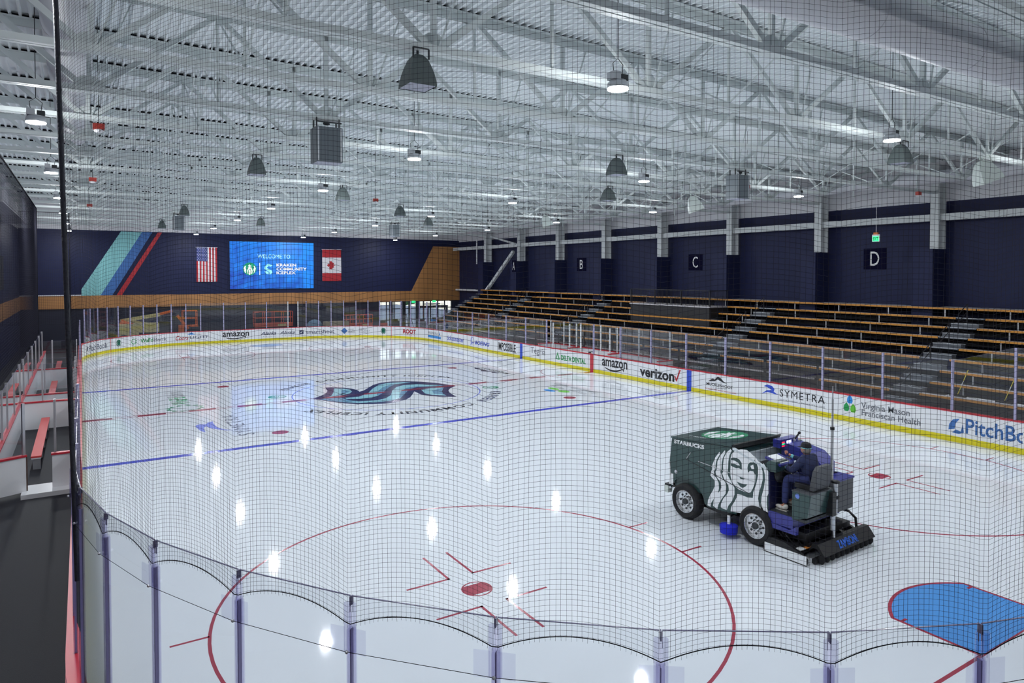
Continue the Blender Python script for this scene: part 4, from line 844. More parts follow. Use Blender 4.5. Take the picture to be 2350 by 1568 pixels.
strands('mesh_netting', lines, .00108, M_net, NET)
hem = [];
for s in np.arange(0, SL, .05):
    x, y, f = netplan(s); hem.append((x, y, 3.285 + .125 * bow(f)))
strands('scalloped_hem_rope', [hem], .0034, M_rope, NET, 6)
strands('top_rope', [[(p[0] - (.11 if i == 0 else 0), p[1], NZ + .04) for i, p in enumerate([netplan(s) for s in np.arange(0, SL, .4)])]], .012, M_rope, NET, 6)
cab = []
for i, (x, y, a) in enumerate(near[1:]):
    t_ = math.radians(a); cab.append((x + math.sin(t_) * .065, y - math.cos(t_) * .065, 3.095))
strands('tension_cable', [cab], .0022, M_rope, None, 6, label='thin black cable strung between the near glass posts below the net', cat='cable')
# the bundled edge of the net on its rope
b = MB(); pts = [(-12.985 - .12 * ((z - 3.2) / 6.4), -22.95, z) for z in np.arange(2.4, 9.75, .12)]
b.tube(pts, .027, 10); b.build('gathered_edge', M_edgerope, NET, smooth=True)
kn = MB(); kn.tube([(p[0] + .012 + .016 * math.cos(q * 1.9), p[1] - .01 + .016 * math.sin(q * 1.9), p[2]) for q, p in enumerate(pts)], .004, 5)
kn.build('lacing', M_strap, NET)
b = MB(); pts = [(-12.86, -21.6 + .0 * z, z) for z in np.arange(2.9, 8.2, .2)]
# far side nets
def plane_net(name, p0, p1, z0, z1, cell, r, lab):
    p0, p1 = np.array(p0, float), np.array(p1, float); L = np.linalg.norm(p1 - p0); d = (p1 - p0) / L; ln = []
    for s in np.arange(0, L, cell): q = p0 + d * s; ln.append(np.array([[q[0], q[1], z0], [q[0], q[1], z1]]))
    for z in np.arange(z0, z1, cell): ln.append(np.array([[*p0, z], [*p1, z]]))
    t = thing(name, (0, 0, 0), label=lab, cat='safety net'); strands('mesh_netting', ln, r, M_net, t)
    strands('edge_rope', [[(*p0, z0), (*p0, z1), (*p1, z1), (*p1, z0)]], .03, M_rope, t, 6); return t
plane_net('safety_net', (-15.0, -14), (-15.0, 14.9), 2.5, 9.6, .10, .0028, 'dark dense safety net hanging behind the team benches at the left')
plane_net('safety_net', (-16.9, 15.1), (-13.45, 15.1), 3.0, 9.4, .09, .0045, 'fine dark safety net hung across the hall beyond the benches')

# ------------------------------------------------------------------ bleachers
TR_, RS, XT, ZT = .762, .39, 21.0, 4.33
aisles = [17.9, 7.3, -6.8, -17.35]
secs = [(26.4, 18.5, 'under letter A'), (17.3, 7.9, 'under letter B'), (6.7, -6.2, 'under letter C'), (-7.4, -16.75, 'under letter D'), (-17.95, -27.5, 'right of the last aisle')]
fr = MB()
for i in range(9):
    x, z = XT - TR_ * i, ZT - RS * i
    fr.box(x - .52, x + .30 if i else 21.1, -28, 27.2, z - .47, z - .43)            # foot deck
    fr.box(x + .24, x + .26, -28, 27.2, z - .80 if i < 8 else 0, z - .47)             # riser
fr.box(14.36, 14.40, -28, 27.2, 0, ZT - RS * 8 - .45)
t = thing('bleacher_structure', (0, 0, 0), label='black stepped bleacher structure along the right wall', cat='bleachers'); fr.build('deck', M_blkst, t)
m = MB(); m.plate([(14.4, 0), (21.9, 0), (21.9, 3.9), (20.7, 3.9), (14.4, .7)], lambda u, v, d: Vector((u, 27.2 + d, v)), .05); m.build('end_panel', M_blkst, t)
for k in range(9):
    yy = 27.5 - 6.1 * k; MB().box(21.12, RX - .02, max(-28, yy - 6.1 + .90), yy - .12, ZT - .05, ZT - .01).build('top_ledge', M_seat, label='pale ledge behind the top bench between wall columns, %s from the far end' % ORD[k], cat='ledge', group='ledges behind the top bench') if k < 8 else None
def seat(x, z, y0, y1, lab):
    t = thing('bleacher_bench', (x, (y0 + y1) / 2, z), label=lab, cat='bench', group='bleacher bench rows'); h = abs(y0 - y1) / 2
    MB().box(.02, .27, -h, h, -.03, 0).build('seat_top', M_seat, t)
    MB().box(-.005, .02, -h, h, -.085, .0).build('front_board', M_orange, t)
    n_ = max(2, int(2 * h / 2.2)); b = MB()
    for k in range(n_): 
        y = -h + (k + .5) * 2 * h / n_ + (hash((round(z, 1), k)) % 3) * .0
        MB().box(.06, .10, y - .025, y + .025, -.43, -.03).build('bracket', M_alu, t)
for i in range(9):
    x, z = XT - TR_ * i - (.16 if i == 0 else 0), ZT - RS * i
    rown = ['top row', 'second row from the top', 'third row from the top', 'fourth row from the top', 'middle row', 'fourth row from the bottom', 'third row from the bottom', 'second row from the bottom', 'bottom row'][i]
    for k, (y0, y1, sn) in enumerate(secs):
        if i == 0:
            y0 = {0: 27.4}.get(k, y0 + .6); y1 = y1 - .55 if k < 4 else y1
        if i == 8 and k < 3: y0, y1 = y0 - 0, y1
        if k == 2 and i in (1, 2):
            seat(x, z, y0, 3.1, 'orange-edged bench %s, %s, left of the black platform' % (sn, rown)); seat(x, z, -3.95, y1, 'orange-edged bench %s, %s, right of the black platform' % (sn, rown)); continue
        if i == 8 and k in (0, 1, 2): continue
        if i == 8 and k == 3: y0 = -13.6
        seat(x, z, y0, y1, 'orange-edged bench %s, %s' % (sn, rown))
M_step = mat('step_grey', (.10, .11, .13), rough=.5); M_nose = mat('step_edge', (.55, .58, .62), rough=.4, metal=.3)
for a_, (y, nm) in enumerate(list(zip(aisles, ('between letters A and B', 'between letters B and C', 'between letters C and D', 'right of letter D'))) + [(26.9, 'at the far left end of the bleachers')]):
    t = thing('aisle_stairs', (0, y, 0), label='bleacher aisle stairs %s' % nm, cat='stairs', group='aisle stairs'); w_ = .56 if a_ < 4 else .4
    for i in range(1, 9):
        x, z = XT - TR_ * i, ZT - RS * i
        MB().box(x - .5, x - .12, -w_, w_, z - .43, z - .24).build('step', M_step, t)
        MB().box(x + .0, x + .25, -w_, w_, z - .06, z - .025).build('tread', M_step, t)
        MB().box(x - .01, x + .02, -w_, w_, z - .03, z - .015).build('step_edge', M_nose, t); MB().box(x + .2, x + .23, -w_, w_, z - .03, z - .015).build('step_edge', M_nose, t)
        MB().box(x - .51, x - .47, -w_, w_, z - .255, z - .235).build('step_edge', M_nose, t)
        MB().box(x - .13, x - .09, -w_, w_, z - .255, z - .235).build('step_edge', M_nose, t)
    if a_ == 4: continue
    for q, i in enumerate((1, 3, 5, 7)):
        x, z = XT - TR_ * i, ZT - RS * i
        h = thing('handrail', (x, y, z), label='black aisle handrail %s, %s from the top' % (nm, ORD[q]), cat='handrail', group='aisle handrails')
        b = MB(); b.tube([(-.3, 0, -.24), (-.3, 0, .62), (-1.05, 0, .2), (-1.05, 0, -.68)], .022, 8); b.build('rail', M_blkst, h)
        b = MB(); b.tube([(-.3, 0, .28), (-1.05, 0, -.14)], .018, 6); b.build('mid_rail', M_blkst, h)
        MB().box(-.36, -.24, -.06, .06, -.245, -.225).build('foot_plate', M_nose, h)
# platform with railing in section C
t = thing('viewing_platform', (0, 0, 0), label='black panelled viewing platform with pale top edge in the middle of the bleachers', cat='platform')
MB().box(18.72, 20.4, -3.9, 3.0, 2.75, 3.86).build('panelled_box', M_blkst, t); MB().box(18.66, 20.4, -3.95, 3.05, 3.86, 3.93).build('top_edge', M_seat, t)
b = MB()
for y in np.arange(-3.9, 3.01, .115): b.box(18.74, 18.76, y - .008, y + .008, 3.95, 4.85)
for x in np.arange(18.8, 20.4, .115): b.box(x - .008, x + .008, -3.91, -3.89, 3.95, 4.85)
b.build('balusters', M_blkst, t); b = MB()
b.box(18.72, 18.78, -3.92, 3.02, 4.85, 4.9); b.box(18.72, 20.4, -3.93, -3.87, 4.85, 4.9)
for y in (-3.9, -1.6, .7, 3.0): b.box(18.72, 18.78, y - .03, y + .03, 3.93, 4.9)
b.build('railing_frame', M_blkst, t)
# guard railing in front of the lower rows
for k in range(10):
    y1 = 13.5 - 2.75 * k; y0 = y1 - 2.7
    t = thing('guard_railing', (14.32, (y0 + y1) / 2, .75), label='black baluster guard railing panel below the seats, %s from the left' % ORD[k], cat='railing', group='guard railing panels'); b = MB()
    for y in np.arange(-1.3, 1.31, .11): b.box(-.005, .005, y - .004, y + .004, 0, 1.1)
    b.build('balusters', M_blkst, t); b = MB(); b.box(-.025, .025, -1.35, 1.35, 1.1, 1.15); b.box(-.02, .02, -1.35, 1.35, .04, .08)
    for y in (-1.35, 1.35): b.box(-.03, .03, y - .03, y + .03, -.7, 1.15)
    b.build('frame', M_blkst, t)
MB().box(14.86, 14.93, -13.4, 26.4, 1.15, 1.21).build('deck_edge', M_seat, label='pale nosing edge of the lowest bleacher deck behind the railing', cat='edge')
MB().box(RX - .5, RX - .02, 28.9, FY - .12, 4.1, 4.25).build('landing_edge', M_wht, label='pale landing edge at the far end of the bleachers', cat='landing')
# white sheets and two squeegees on the bottom row at the right
MB().box(14.92, 15.2, -27, -18.9, 1.225, 1.27).build('white_sheet', M_wht, label='long white plank lying on the bottom bench at the right', cat='plank')
MY = mat('handle_yellow', (.75, .62, .04), rough=.4)
for y, k in ((-19.3, 'left'), (-20.85, 'right')):
    t = thing('squeegee_mop', (14.98, y, 1.275), label='%s yellow-handled black-headed mop standing on the white plank' % k, cat='mop', group='mops on the bench')
    MB().cyl((0, 0, .08), (.1, -.30, 1.02), .014, 8).build('handle', MY, t); MB().cyl((.035, -.105, .40), (.055, -.165, .60), .0155, 8).build('grip_tape', M_wht, t)
    b = MB(); b.box(-.06, .06, -.28, .28, 0, .05); b.cyl((0, 0, .05), (.02, -.04, .14), .02, 6)
    for q in range(14): b.box(-.09 + .012 * (q % 3), .09, -.28 + q * .04, -.265 + q * .04, .0, .03)
    b.build('head', M_blkst, t)

# ------------------------------------------------------------------ lifts and clutter behind the far boards
LB = mat('lift_beige', (.50, .44, .20), rough=.5, var=.08); LO = mat('lift_orange', (.62, .13, .02), rough=.5, var=.08); LR = mat('lift_red', (.50, .10, .06), rough=.5, var=.08); M_tyre = mat('tyre', (.012, .012, .014), rough=.8)
t = thing('boom_lift', (0, 33.0, 0), label='beige and orange articulated boom lift parked behind the far boards at the left', cat='boom lift')
MB().box(-10.3, -8.9, -.6, .6, .75, 1.75).build('turret', LB, t); MB().box(-9.0, -7.4, -.55, .55, 1.0, 1.75).build('counterweight', LB, t); MB().box(-10.5, -7.6, -.7, .7, .45, .75).build('chassis', LO, t)
MB().beam((-10.2, 0, 1.95), (-8.6, 0, 1.25), .7, .4).build('engine_cover', LO, t)
for x in (-10, -8):
    for y in (-.75, .75): MB().cyl((x, y - .12, .45), (x, y + .12, .45), .45, 18).build('wheel', M_tyre, t)
MB().beam((-10.2, -.1, 2.0), (-7.3, -.1, 2.45), .25, .28).build('lower_boom', LB, t); MB().beam((-7.7, -.1, 2.4), (-6.35, -.1, 2.72), .2, .2).build('upper_boom', LO, t); MB().beam((-9.9, .1, 2.05), (-7.6, .1, 1.55), .2, .2).build('boom_link', LB, t)
def cage(x0, x1, z0, z1, y0, y1, m_, par, n=3):
    b = MB(); r = .028
    for z in (z0, (z0 + z1) / 2, z1):
        for y in (y0, y1): b.beam((x0, y, z), (x1, y, z), r * 2, r * 2)
        for x in (x0, x1): b.beam((x, y0, z), (x, y1, z), r * 2, r * 2)
    for k in range(n + 1):
        x = x0 + (x1 - x0) * k / n
        for y in (y0, y1): b.beam((x, y, z0), (x, y, z1), r * 2, r * 2)
    return b.build('guard_rails', m_, par)
t2 = thing('boom_lift_basket', (0, 32.6, 0), label='orange lift basket and jib standing behind the far boards', cat='lift basket')
cage(-5.6, -4.5, 1.45, 2.72, -.4, .4, LO, t2, 1); MB().box(-5.0, -4.4, -.4, .4, 1.35, 1.5).build('basket_floor', LO, t2); MB().beam((-6.0, 0, 2.35), (-5.15, 0, 1.15), .16, .22).build('jib', LO, t2); MB().box(-5.9, -5.5, -.3, .3, 0, 1.5).build('pedestal', LO, t2)
def scissor(x0, x1, z, zt, y, lab):
    t = thing('scissor_lift', (0, y, 0), label=lab, cat='scissor lift'); cage(x0, x1, z + .3, zt, -.4, .4, LR, t, 4); MB().box(x0, x1, -.4, .4, z, z + .3).build('platform', LR, t)
    MB().box(x0 + (x1 - x0) * .6, x0 + (x1 - x0) * .82, -.415, -.40, z + .06, z + .24).build('yellow_plate', LB, t); MB().box(x0 + .1, x1 - .1, -.35, .35, .3, z).build('base', M_blkst, t)
    for x in (x0 + .3, x1 - .3): MB().cyl((x, -.42, .25), (x, .42, .25), .25, 14).build('wheel', M_tyre, t)
scissor(.35, 3.7, 1.05, 2.42, 33.0, 'red scissor lift with guard rails behind the middle of the far boards')
scissor(8.9, 11.6, .7, 1.85, 33.3, 'small red scissor lift left of the entrance glass')
MB().box(6.6, 8.9, 32.0, 32.8, 0, 1.35).build('crate', mat('crate_tan', (.33, .29, .2), rough=.7), label='tan crate behind the far boards right of the scissor lift', cat='crate')
MB().ball((5.9, 33.2, .8), .8, .5, .75).build('covered_bundle', mat('tarp_blue', (.10, .17, .24), rough=.6), smooth=True, label='pale blue covered bundle behind the far boards', cat='bundle')
t = thing('step_ladder', (15.6, 33.2, 0), label='dark step ladder standing before the entrance glass', cat='ladder'); b = MB()
for s in (-.2, .2): b.beam((s - .1, 0, 1.75), (s * 1.6 - .35, 0, 0), .04, .04); b.beam((s + .0, .1, 1.75), (s * 1.6 + .55, .5, 0), .04, .04)
for k in range(5): b.beam((-.5 + .05 * k, 0, .3 * k + .2), (.2 - .0 * k, 0, .3 * k + .2), .03, .03)
b.build('frame', M_strap, t)
for i, x in enumerate((12.9, 14.2, 17.2, 18.7)):
    t = thing('stack_of_boxes', (x, 33.4, 0), label='low dark clutter before the entrance glass, %s from the left' % ORD[i], cat='boxes', group='clutter at the entrance'); MB().box(-.35, .35, -.3, .3, 0, .95 + .15 * (i % 2)).build('box', (LR, M_strap, M_inkgry, M_inksky)[i], t); MB().box(-.25, .2, -.2, .2, .95 + .15 * (i % 2), 1.15 + .15 * (i % 2)).build('box', M_strap, t)

# ------------------------------------------------------------------ ice resurfacer: local x = across, y = forward, z = up
ZG_ = mat('resurfacer_green', (.022, .060, .058), rough=.28, coat=.4, var=.05, scale=2); ZB_ = mat('resurfacer_blue', (.030, .035, .26), rough=.3, coat=.3, var=.05); ZD_ = mat('resurfacer_dark_blue', (.008, .010, .06), rough=.5)
ZW_ = mat('wrap_white', (.86, .88, .91), rough=.3); ZK = mat('resurfacer_black', (.010, .010, .012), rough=.45, var=.3, scale=8); M_rim = mat('wheel_rim', (.80, .82, .84), rough=.22, metal=.75)
M_tank = mat('tank_lining', (.62, .68, .72), rough=.4); M_graybox = mat('grey_panel', (.07, .075, .085), rough=.5)
ZAM = thing('ice_resurfacer', (-.63, -20.49, 0), math.radians(2.5), 'dark green ice resurfacing machine with white face graphic driving on the ice', 'ice resurfacer')
W = 1.75
sd = lambda l: (lambda u, v, d: Vector((l - d, -u, v)))
body = [(-.47, 1.85), (1.3, 1.985), (2.24, 1.70), (2.24, .82)]
body += [(1.95 + .53 * math.cos(math.radians(a)), .42 + .53 * math.sin(math.radians(a))) for a in range(50, 175, 12)] + [(1.40, .50), (.62, .46)]
body += [(0 + .55 * math.cos(math.radians(a)), .42 + .55 * math.sin(math.radians(a))) for a in range(10, 150, 12)] + [(-.50, .62), (-.54, 1.27)]
MB().plate(body, lambda u, v, d: Vector((d, -u, v)), .05).build('side_panel', ZG_, ZAM)
MB().plate(body, lambda u, v, d: Vector((W - d, -u, v)), .05).build('side_panel', ZG_, ZAM)
m = MB(); m.plate([(-.47, 1.84), (1.3, 1.9), (1.3, .7), (-.4, .7), (-.5, 1.27)], lambda u, v, d: Vector((.05 + d, -u, v)), W - .1); m.build('snow_tank', ZG_, ZAM)
m = MB(); m.box(.05, W - .05, -2.24, -1.3, .75, 1.52); m.build('water_tank', M_tank, ZAM)
m = MB(); m.box(.05, W - .05, -1.36, -1.28, 1.5, 1.80); m.box(.02, W - .02, -2.24, -2.16, 1.5, 1.72); m.plate([(1.3, 1.975), (2.24, 1.71), (2.24, 1.60), (1.3, 1.86)], lambda u, v, d: Vector((.03 + d, -u, v)), .06)
m.plate([(1.3, 1.975), (2.24, 1.71), (2.24, 1.60), (1.3, 1.86)], lambda u, v, d: Vector((W - .1 + d, -u, v)), .06); m.build('tank_rim', M_tank, ZAM)
MB().plate([(1.32, 1.99), (2.2, 1.735), (2.2, 1.69), (1.32, 1.945)], lambda u, v, d: Vector((-.012 + d, -u, v)), .07).build('white_rim_strip', M_tank, ZAM)
MB().box(.3, 1.3, -1.95, -1.5, 1.52, 1.60).build('tank_opening', ZK, ZAM)
# lid, raised a little at its rear edge
lid = MB().plate([(-.49, 1.86), (1.30, 2.0), (1.30, 2.03), (-.49, 1.89)], lambda u, v, d: Vector((-.02 + d, -u, v)), W + .04).build('tank_lid', ZG_, ZAM)
MB().plate([(1.22, 1.995), (1.34, 2.07), (1.36, 2.05), (1.3, 1.93)], lambda u, v, d: Vector((.0 + d, -u, v)), W).build('lid_lip', ZK, lid)
lt = lambda s0, l0: (lambda u, v, d: Vector((l0 + v, -(s0 + u), 1.892 + (s0 + u + .49) * .078 + d)))
emblem(lt(.35, .95), .55, lid, mat('lid_green', (.0, .22, .09), rough=.4), ZW_, .004)
text('STARBUCKS', lt(-.2, .3), .0 + .5, .0 + .05, ZW_, 'lettering', lid)
MB().box(W - .5, W + .3, -1.72, -1.42, 1.93, 1.96).build('raised_flap', ZG_, ZAM)
# graphic wrap on the near side
m = MB(); [m.plate([(a_, b_) for a_, b_ in p], sd(-.001), .003) for p in ZW]; wr_ = m.build('face_graphic', ZW_, ZAM)
m = MB(); [m.plate(p, sd(-.003), .003) for p in ZG]; m.build('graphic_features', ZG_, wr_)
m = MB(); [m.plate(p, sd(-.005), .003) for p in ZI]; m.build('graphic_eyes', ZW_, wr_)
text('STARBUCKS', lambda u, v, d: Vector((-.001 - d, .40 - u, 1.735 + u * .045 + v)), .92, .10, ZW_, 'lettering', wr_, bold=.05)
for a_, b_ in (((-.02, 1.43), (1.75, 1.07)), ((.35, 1.46), (1.9, 1.36)), ((-.02, 1.43), (.12, 1.62))): MB().beam((-.006, -a_[0], a_[1]), (-.006, -b_[0], b_[1]), .012, .012).build('panel_seam', M_strap if a_[0] < .3 and b_[0] > 1 else M_alu, ZAM)
MB().cyl((-.012, .33, 1.05), (.0, .33, 1.05), .045, 14).build('fuel_cap', M_alu, ZAM)
MB().box(.0, W, .50, .56, .60, 1.27).build('front_bumper_panel', ZW_, ZAM); MB().box(-.03, .12, .56, .68, .48, .66).build('bumper_block', M_spkw, ZAM); MB().box(-.04, .15, .50, .66, .66, .70).build('bumper_bracket', ZK, ZAM)
MB().box(-.006, .0, .42, .50, .70, .98).build('side_reflector', ZW_, ZAM)
# chassis and wheels
MB().box(.2, W - .2, -3.0, .45, .34, .52).build('chassis', ZK, ZAM); MB().box(.35, W - .35, -2.2, .3, .5, .76).build('drive_housing', ZK, ZAM)
MB().beam((.1, -.6, .45), (.1, -1.5, .40), .1, .10).build('side_rail', ZK, ZAM)
def wheel(l, t_, side):
    w_ = thing('wheel', (l, -t_, .42), parent=ZAM)
    MB().lathe([(.27, -.12), (.36, -.14), (.41, -.10), (.42, -.05), (.42, .05), (.41, .10), (.36, .14), (.27, .12)], n=40, ax='x', cap=False).build('tyre', M_tyre, w_, smooth=True)
    MB().lathe([(.27, side * .12), (.255, side * .125), (.235, side * .06), (.12, side * .045), (.10, side * .09), (.0, side * .095)], n=30, ax='x', cap=False).build('rim', M_rim, w_, smooth=True)
    b = MB(); [b.cyl((side * .05, .175 * math.cos(k * PI / 4), .175 * math.sin(k * PI / 4)), (side * .062, .175 * math.cos(k * PI / 4), .175 * math.sin(k * PI / 4)), .026, 10) for k in range(8)]; b.cyl((side * .05, 0, 0), (side * .12, 0, 0), .075, 12)
    [b.cyl((side * .045, .115 * math.cos(k * PI / 4 + .3), .115 * math.sin(k * PI / 4 + .3)), (side * .08, .115 * math.cos(k * PI / 4 + .3), .115 * math.sin(k * PI / 4 + .3)), .014, 8) for k in range(8)]; b.build('hub', M_strap, w_)
for l, s in ((.05, -1), (W - .05, 1)): wheel(l, 0, s); wheel(l, 1.95, s)
MB().lathe([(.55, .0), (.55, .03), (.52, .03), (.52, .0)], n=20).v
# board brush
t_ = thing('board_brush', (-.12, -1.32, .22), parent=ZAM); MB().lathe([(.06, -.13), (.19, -.12), (.2, .04), (.08, .07)], n=24).build('bristles', mat('brush_blue', (.01, .02, .62), rough=.8, bump=.6, bscale=120), t_, smooth=True); MB().cyl((0, 0, .07), (0, 0, .26), .035, 10).build('brush_spindle', ZW_, t_); MB().beam((0, 0, .25), (.5, .15, .25), .08, .05).build('brush_arm', ZK, t_)
# driver's platform
MB().box(0.0, W, -2.82, -2.24, .60, .84).build('step_platform', ZB_, ZAM); MB().box(.02, W, -3.1, -2.24, .80, .86).build('footwell_floor', M_strap, ZAM)
MB().box(.0, W - .4, -2.27, -2.24, .84, 1.66).build('footwell_front', ZD_, ZAM); MB().box(1.1, W, -2.8, -2.26, .84, 1.5).build('far_side_panel', ZD_, ZAM)
MB().plate([(2.30, .55), (2.90, .55), (2.90, .72), (2.75, .62), (2.30, .66)], lambda u, v, d: Vector((-.02 + d, -u, v - .05)), .10).build('side_step', ZB_, ZAM)
MB().plate([(2.20, 1.66), (2.40, 1.68), (2.40, 1.90), (2.24, 1.90), (2.12, 1.80)], lambda u, v, d: Vector((.02 + d, -u, v)), .42).build('dash_side', ZG_, ZAM)
MB().plate([(2.08, 1.90), (2.45, 1.80), (2.45, 1.84), (2.08, 1.94)], lambda u, v, d: Vector((.1 + d, -u, v)), .5).build('dash_top', ZB_, ZAM)
MB().plate([(2.10, 1.94), (2.42, 1.853), (2.42, 1.863), (2.10, 1.95)], lambda u, v, d: Vector((.16 + d, -u, v)), .32).build('clipboard', ZW_, ZAM)
# tall blue console on the far side
MB().plate([(1.72, 1.66), (2.7, .84), (2.7, 1.72), (2.46, 1.92), (1.9, 2.02), (1.72, 2.0)], lambda u, v, d: Vector((1.22 + d, -u, v)), W - 1.22).build('control_cabinet', ZB_, ZAM)
cp = MB().box(1.05, 1.75, -1.80, -1.62, 1.92, 2.10).build('instrument_panel', ZB_, ZAM)
em = lambda n_, c, s=2.0: mat(n_, (0, 0, 0), emit=c, es=s)
MB().box(1.12, 1.22, -1.806, -1.80, 2.02, 2.05).build('red_display', em('led_red', (1, .02, .05)), cp); MB().box(1.12, 1.22, -1.806, -1.80, 1.985, 2.01).build('green_display', em('led_green', (.02, 1, .25)), cp); MB().box(1.12, 1.22, -1.806, -1.80, 1.94, 1.965).build('red_display', em('led_red2', (1, .02, .05)), cp)
MB().box(1.30, 1.48, -1.806, -1.80, 1.95, 2.06).build('screen', em('led_white', (.6, .6, 1)), cp); MB().box(1.56, 1.66, -1.806, -1.80, 1.96, 2.07).build('switch_label', ZW_, cp)
b = MB(); b.cyl((1.55, -1.85, 2.08), (1.62, -1.9, 2.2), .02, 8); b.ball((1.63, -1.91, 2.22), .035); b.build('lever', ZK, ZAM)
MB().box(1.74, 1.756, -2.62, -2.5, 1.4, 1.62).build('warning_label', ZW_, ZAM)
# rear cabinet, seat pedestal, seat
MB().box(1.02, W, -3.12, -2.78, .82, 1.46).build('rear_cabinet', M_graybox, ZAM); MB().box(1.0, W + .02, -3.14, -2.76, 1.46, 1.50).build('rear_cabinet_top', ZB_, ZAM)
MB().plate([(2.80, .80), (3.14, .92), (3.22, 1.40), (2.80, 1.40)], lambda u, v, d: Vector((.0 + d, -u, v)), .78).build('seat_pedestal', ZG_, ZAM)
MB().cyl((-.006, -2.92, 1.32), (.0, -2.92, 1.32), .05, 16).build('round_badge', mat('badge_blue', (.15, .25, .7), rough=.4), ZAM)
MB().box(-.01, .80, -3.22, -2.79, 1.40, 1.42).build('seat_tray', M_graybox, ZAM)
m = MB(); m.box(.2, .74, -3.12, -2.72, 1.43, 1.53); m.build('seat_cushion', ZK, ZAM)
MB().plate([(.18, 0), (.76, 0), (.74, .40), (.66, .50), (.28, .50), (.20, .40)], lambda u, v, d: Vector((u, -3.06 - d - v * .16, 1.44 + v)), .10).build('seat_back', M_graybox, ZAM)
# steering column and wheel
b = MB(); b.cyl((.52, -2.28, .9), (.52, -2.33, 1.62), .07, 10); b.build('steering_column', ZK, ZAM)
sw = MB(); c0 = Vector((.50, -2.38, 1.70)); nn = Vector((0, -.55, .83)); aa = Vector((1, 0, 0)); bb = nn.cross(aa)
sw.tube([c0 + (aa * math.cos(k * PI / 12) + bb * math.sin(k * PI / 12)) * .19 for k in range(25)], .014, 6)
for k in range(3): sw.beam(c0, c0 + (aa * math.cos(k * 2.1) + bb * math.sin(k * 2.1)) * .19, .02, .012)
sw.cyl((.52, -2.33, 1.6), c0, .03, 8); sw.build('steering_wheel', ZK, ZAM, smooth=True)
b = MB(); b.ball((.36, -2.30, 1.60), .24, .12, .22); b.ball((.62, -2.26, 1.70), .20, .11, .20); b.build('hydraulic_valves', ZK, ZAM, smooth=True)
# mast
b = MB(); b.cyl((.95, -3.1, 1.35), (.95, -3.1, 2.62), .030, 10); b.cyl((.95, -3.1, 2.62), (.95, -3.1, 3.25), .022, 10); b.cyl((.95, -3.1, 3.25), (.95, -3.1, 3.52), .012, 8); b.build('tall_mast', M_alu, ZAM, smooth=True)
MB().cyl((.95, -3.1, 2.60), (.95, -3.1, 2.66), .045, 10).build('mast_collar', ZK, ZAM)
b = MB(); b.cyl((.9, -3.2, 1.25), (.9, -3.2, 1.5), .06, 12); b.cyl((.9, -3.2, .85), (.9, -3.2, 1.18), .055, 12); b.cyl((.78, -3.22, .55), (.78, -3.22, .88), .045, 12); b.cyl((.84, -3.22, .25), (.84, -3.22, .9), .03, 12); b.build('hydraulic_cylinder', M_alu, ZAM, smooth=True)
b = MB(); b.cyl((.95, -3.18, 1.5), (.95, -3.18, 1.54), .09, 12); b.cyl((.92, -3.2, 1.18), (.92, -3.2, 1.24), .08, 12); b.box(.68, .82, -3.28, -3.14, .86, 1.35); b.build('cylinder_mount', ZK, ZAM)
# conditioner
m = MB(); m.plate([(2.22, .03), (2.26, .20), (2.42, .34), (2.7, .34), (3.08, .22), (3.22, .12), (3.22, .03)], lambda u, v, d: Vector((-.14 + d, -u, v)), .07)
m.plate([(2.22, .03), (2.26, .20), (2.42, .34), (2.7, .34), (3.08, .22), (3.22, .12), (3.22, .03)], lambda u, v, d: Vector((2.03 + d, -u, v)), .07)
m.box(-.08, 2.04, -2.95, -2.2, .10, .16); m.box(-.08, 2.04, -2.45, -2.2, .16, .30); m.build('conditioner', ZK, ZAM)
MB().box(-.155, -.14, -3.22, -2.26, .02, .20).build('side_runner', ZW_, ZAM); MB().box(-.157, -.15, -3.23, -2.24, .005, .022).build('runner_edge', ZK, ZAM)
MB().box(.08, .75, -2.9, -2.50, .16, .20).build('grey_cover', M_graybox, ZAM); MB().box(.22, .42, -3.0, -2.92, .2, .215).build('warning_label', mat('label_orange', (.7, .25, .05)), ZAM); MB().box(.02, .2, -2.99, -2.86, .2, .216).build('warning_label', ZW_, ZAM)
m = MB()
for k in range(26):
    a_, b_ = random.uniform(.1, 1.95), random.uniform(-2.95, -2.3); m.tube([(a_, b_, .2), (a_ + random.uniform(-.2, .2), b_ + .15, .42 + random.random() * .12), (a_ * .6 + .5, -2.4, .6)], .014, 5)
for l in (.35, 1.55): m.beam((l, -2.2, .55), (l, -3.0, .25), .09, .08); m.beam((l, -2.5, .2), (l, -2.5, .62), .07, .07)
m.box(1.15, 1.95, -2.95, -2.35, .3, .42); m.build('lift_arms_and_hoses', ZK, ZAM)
b = MB(); b.tube([(.55, -2.3, .62), (.6, -2.6, .56), (.9, -2.9, .4)], .012, 5); b.tube([(.75, -2.3, .62), (.8, -2.6, .58), (1.0, -2.75, .5)], .012, 5); b.build('yellow_hose', MY, ZAM)
b = MB(); b.tube([(1.9, -2.2, .62), (1.98, -2.9, .62), (2.0, -3.05, .5), (2.0, -3.08, .2)], .03, 8); b.tube([(1.35, -2.2, .75), (1.6, -2.8, .45), (1.65, -2.95, .3)], .035, 8); b.build('guard_bar', ZK, ZAM, smooth=True)
MB().lathe([(.03, 0), (.06, .01), (.03, .02)], c=(.85, -2.85, .5), n=14).build('red_ring', mat('ring_red', (.7, .05, .03)), ZAM)
cov = MB().plate([(3.06, .20), (3.16, .38), (3.26, .38), (3.42, .17), (3.39, .15), (3.24, .29), (3.14, .29)], lambda u, v, d: Vector((.18 + d, -u, v)), 1.95).build('squeegee_cover', ZK, ZAM)
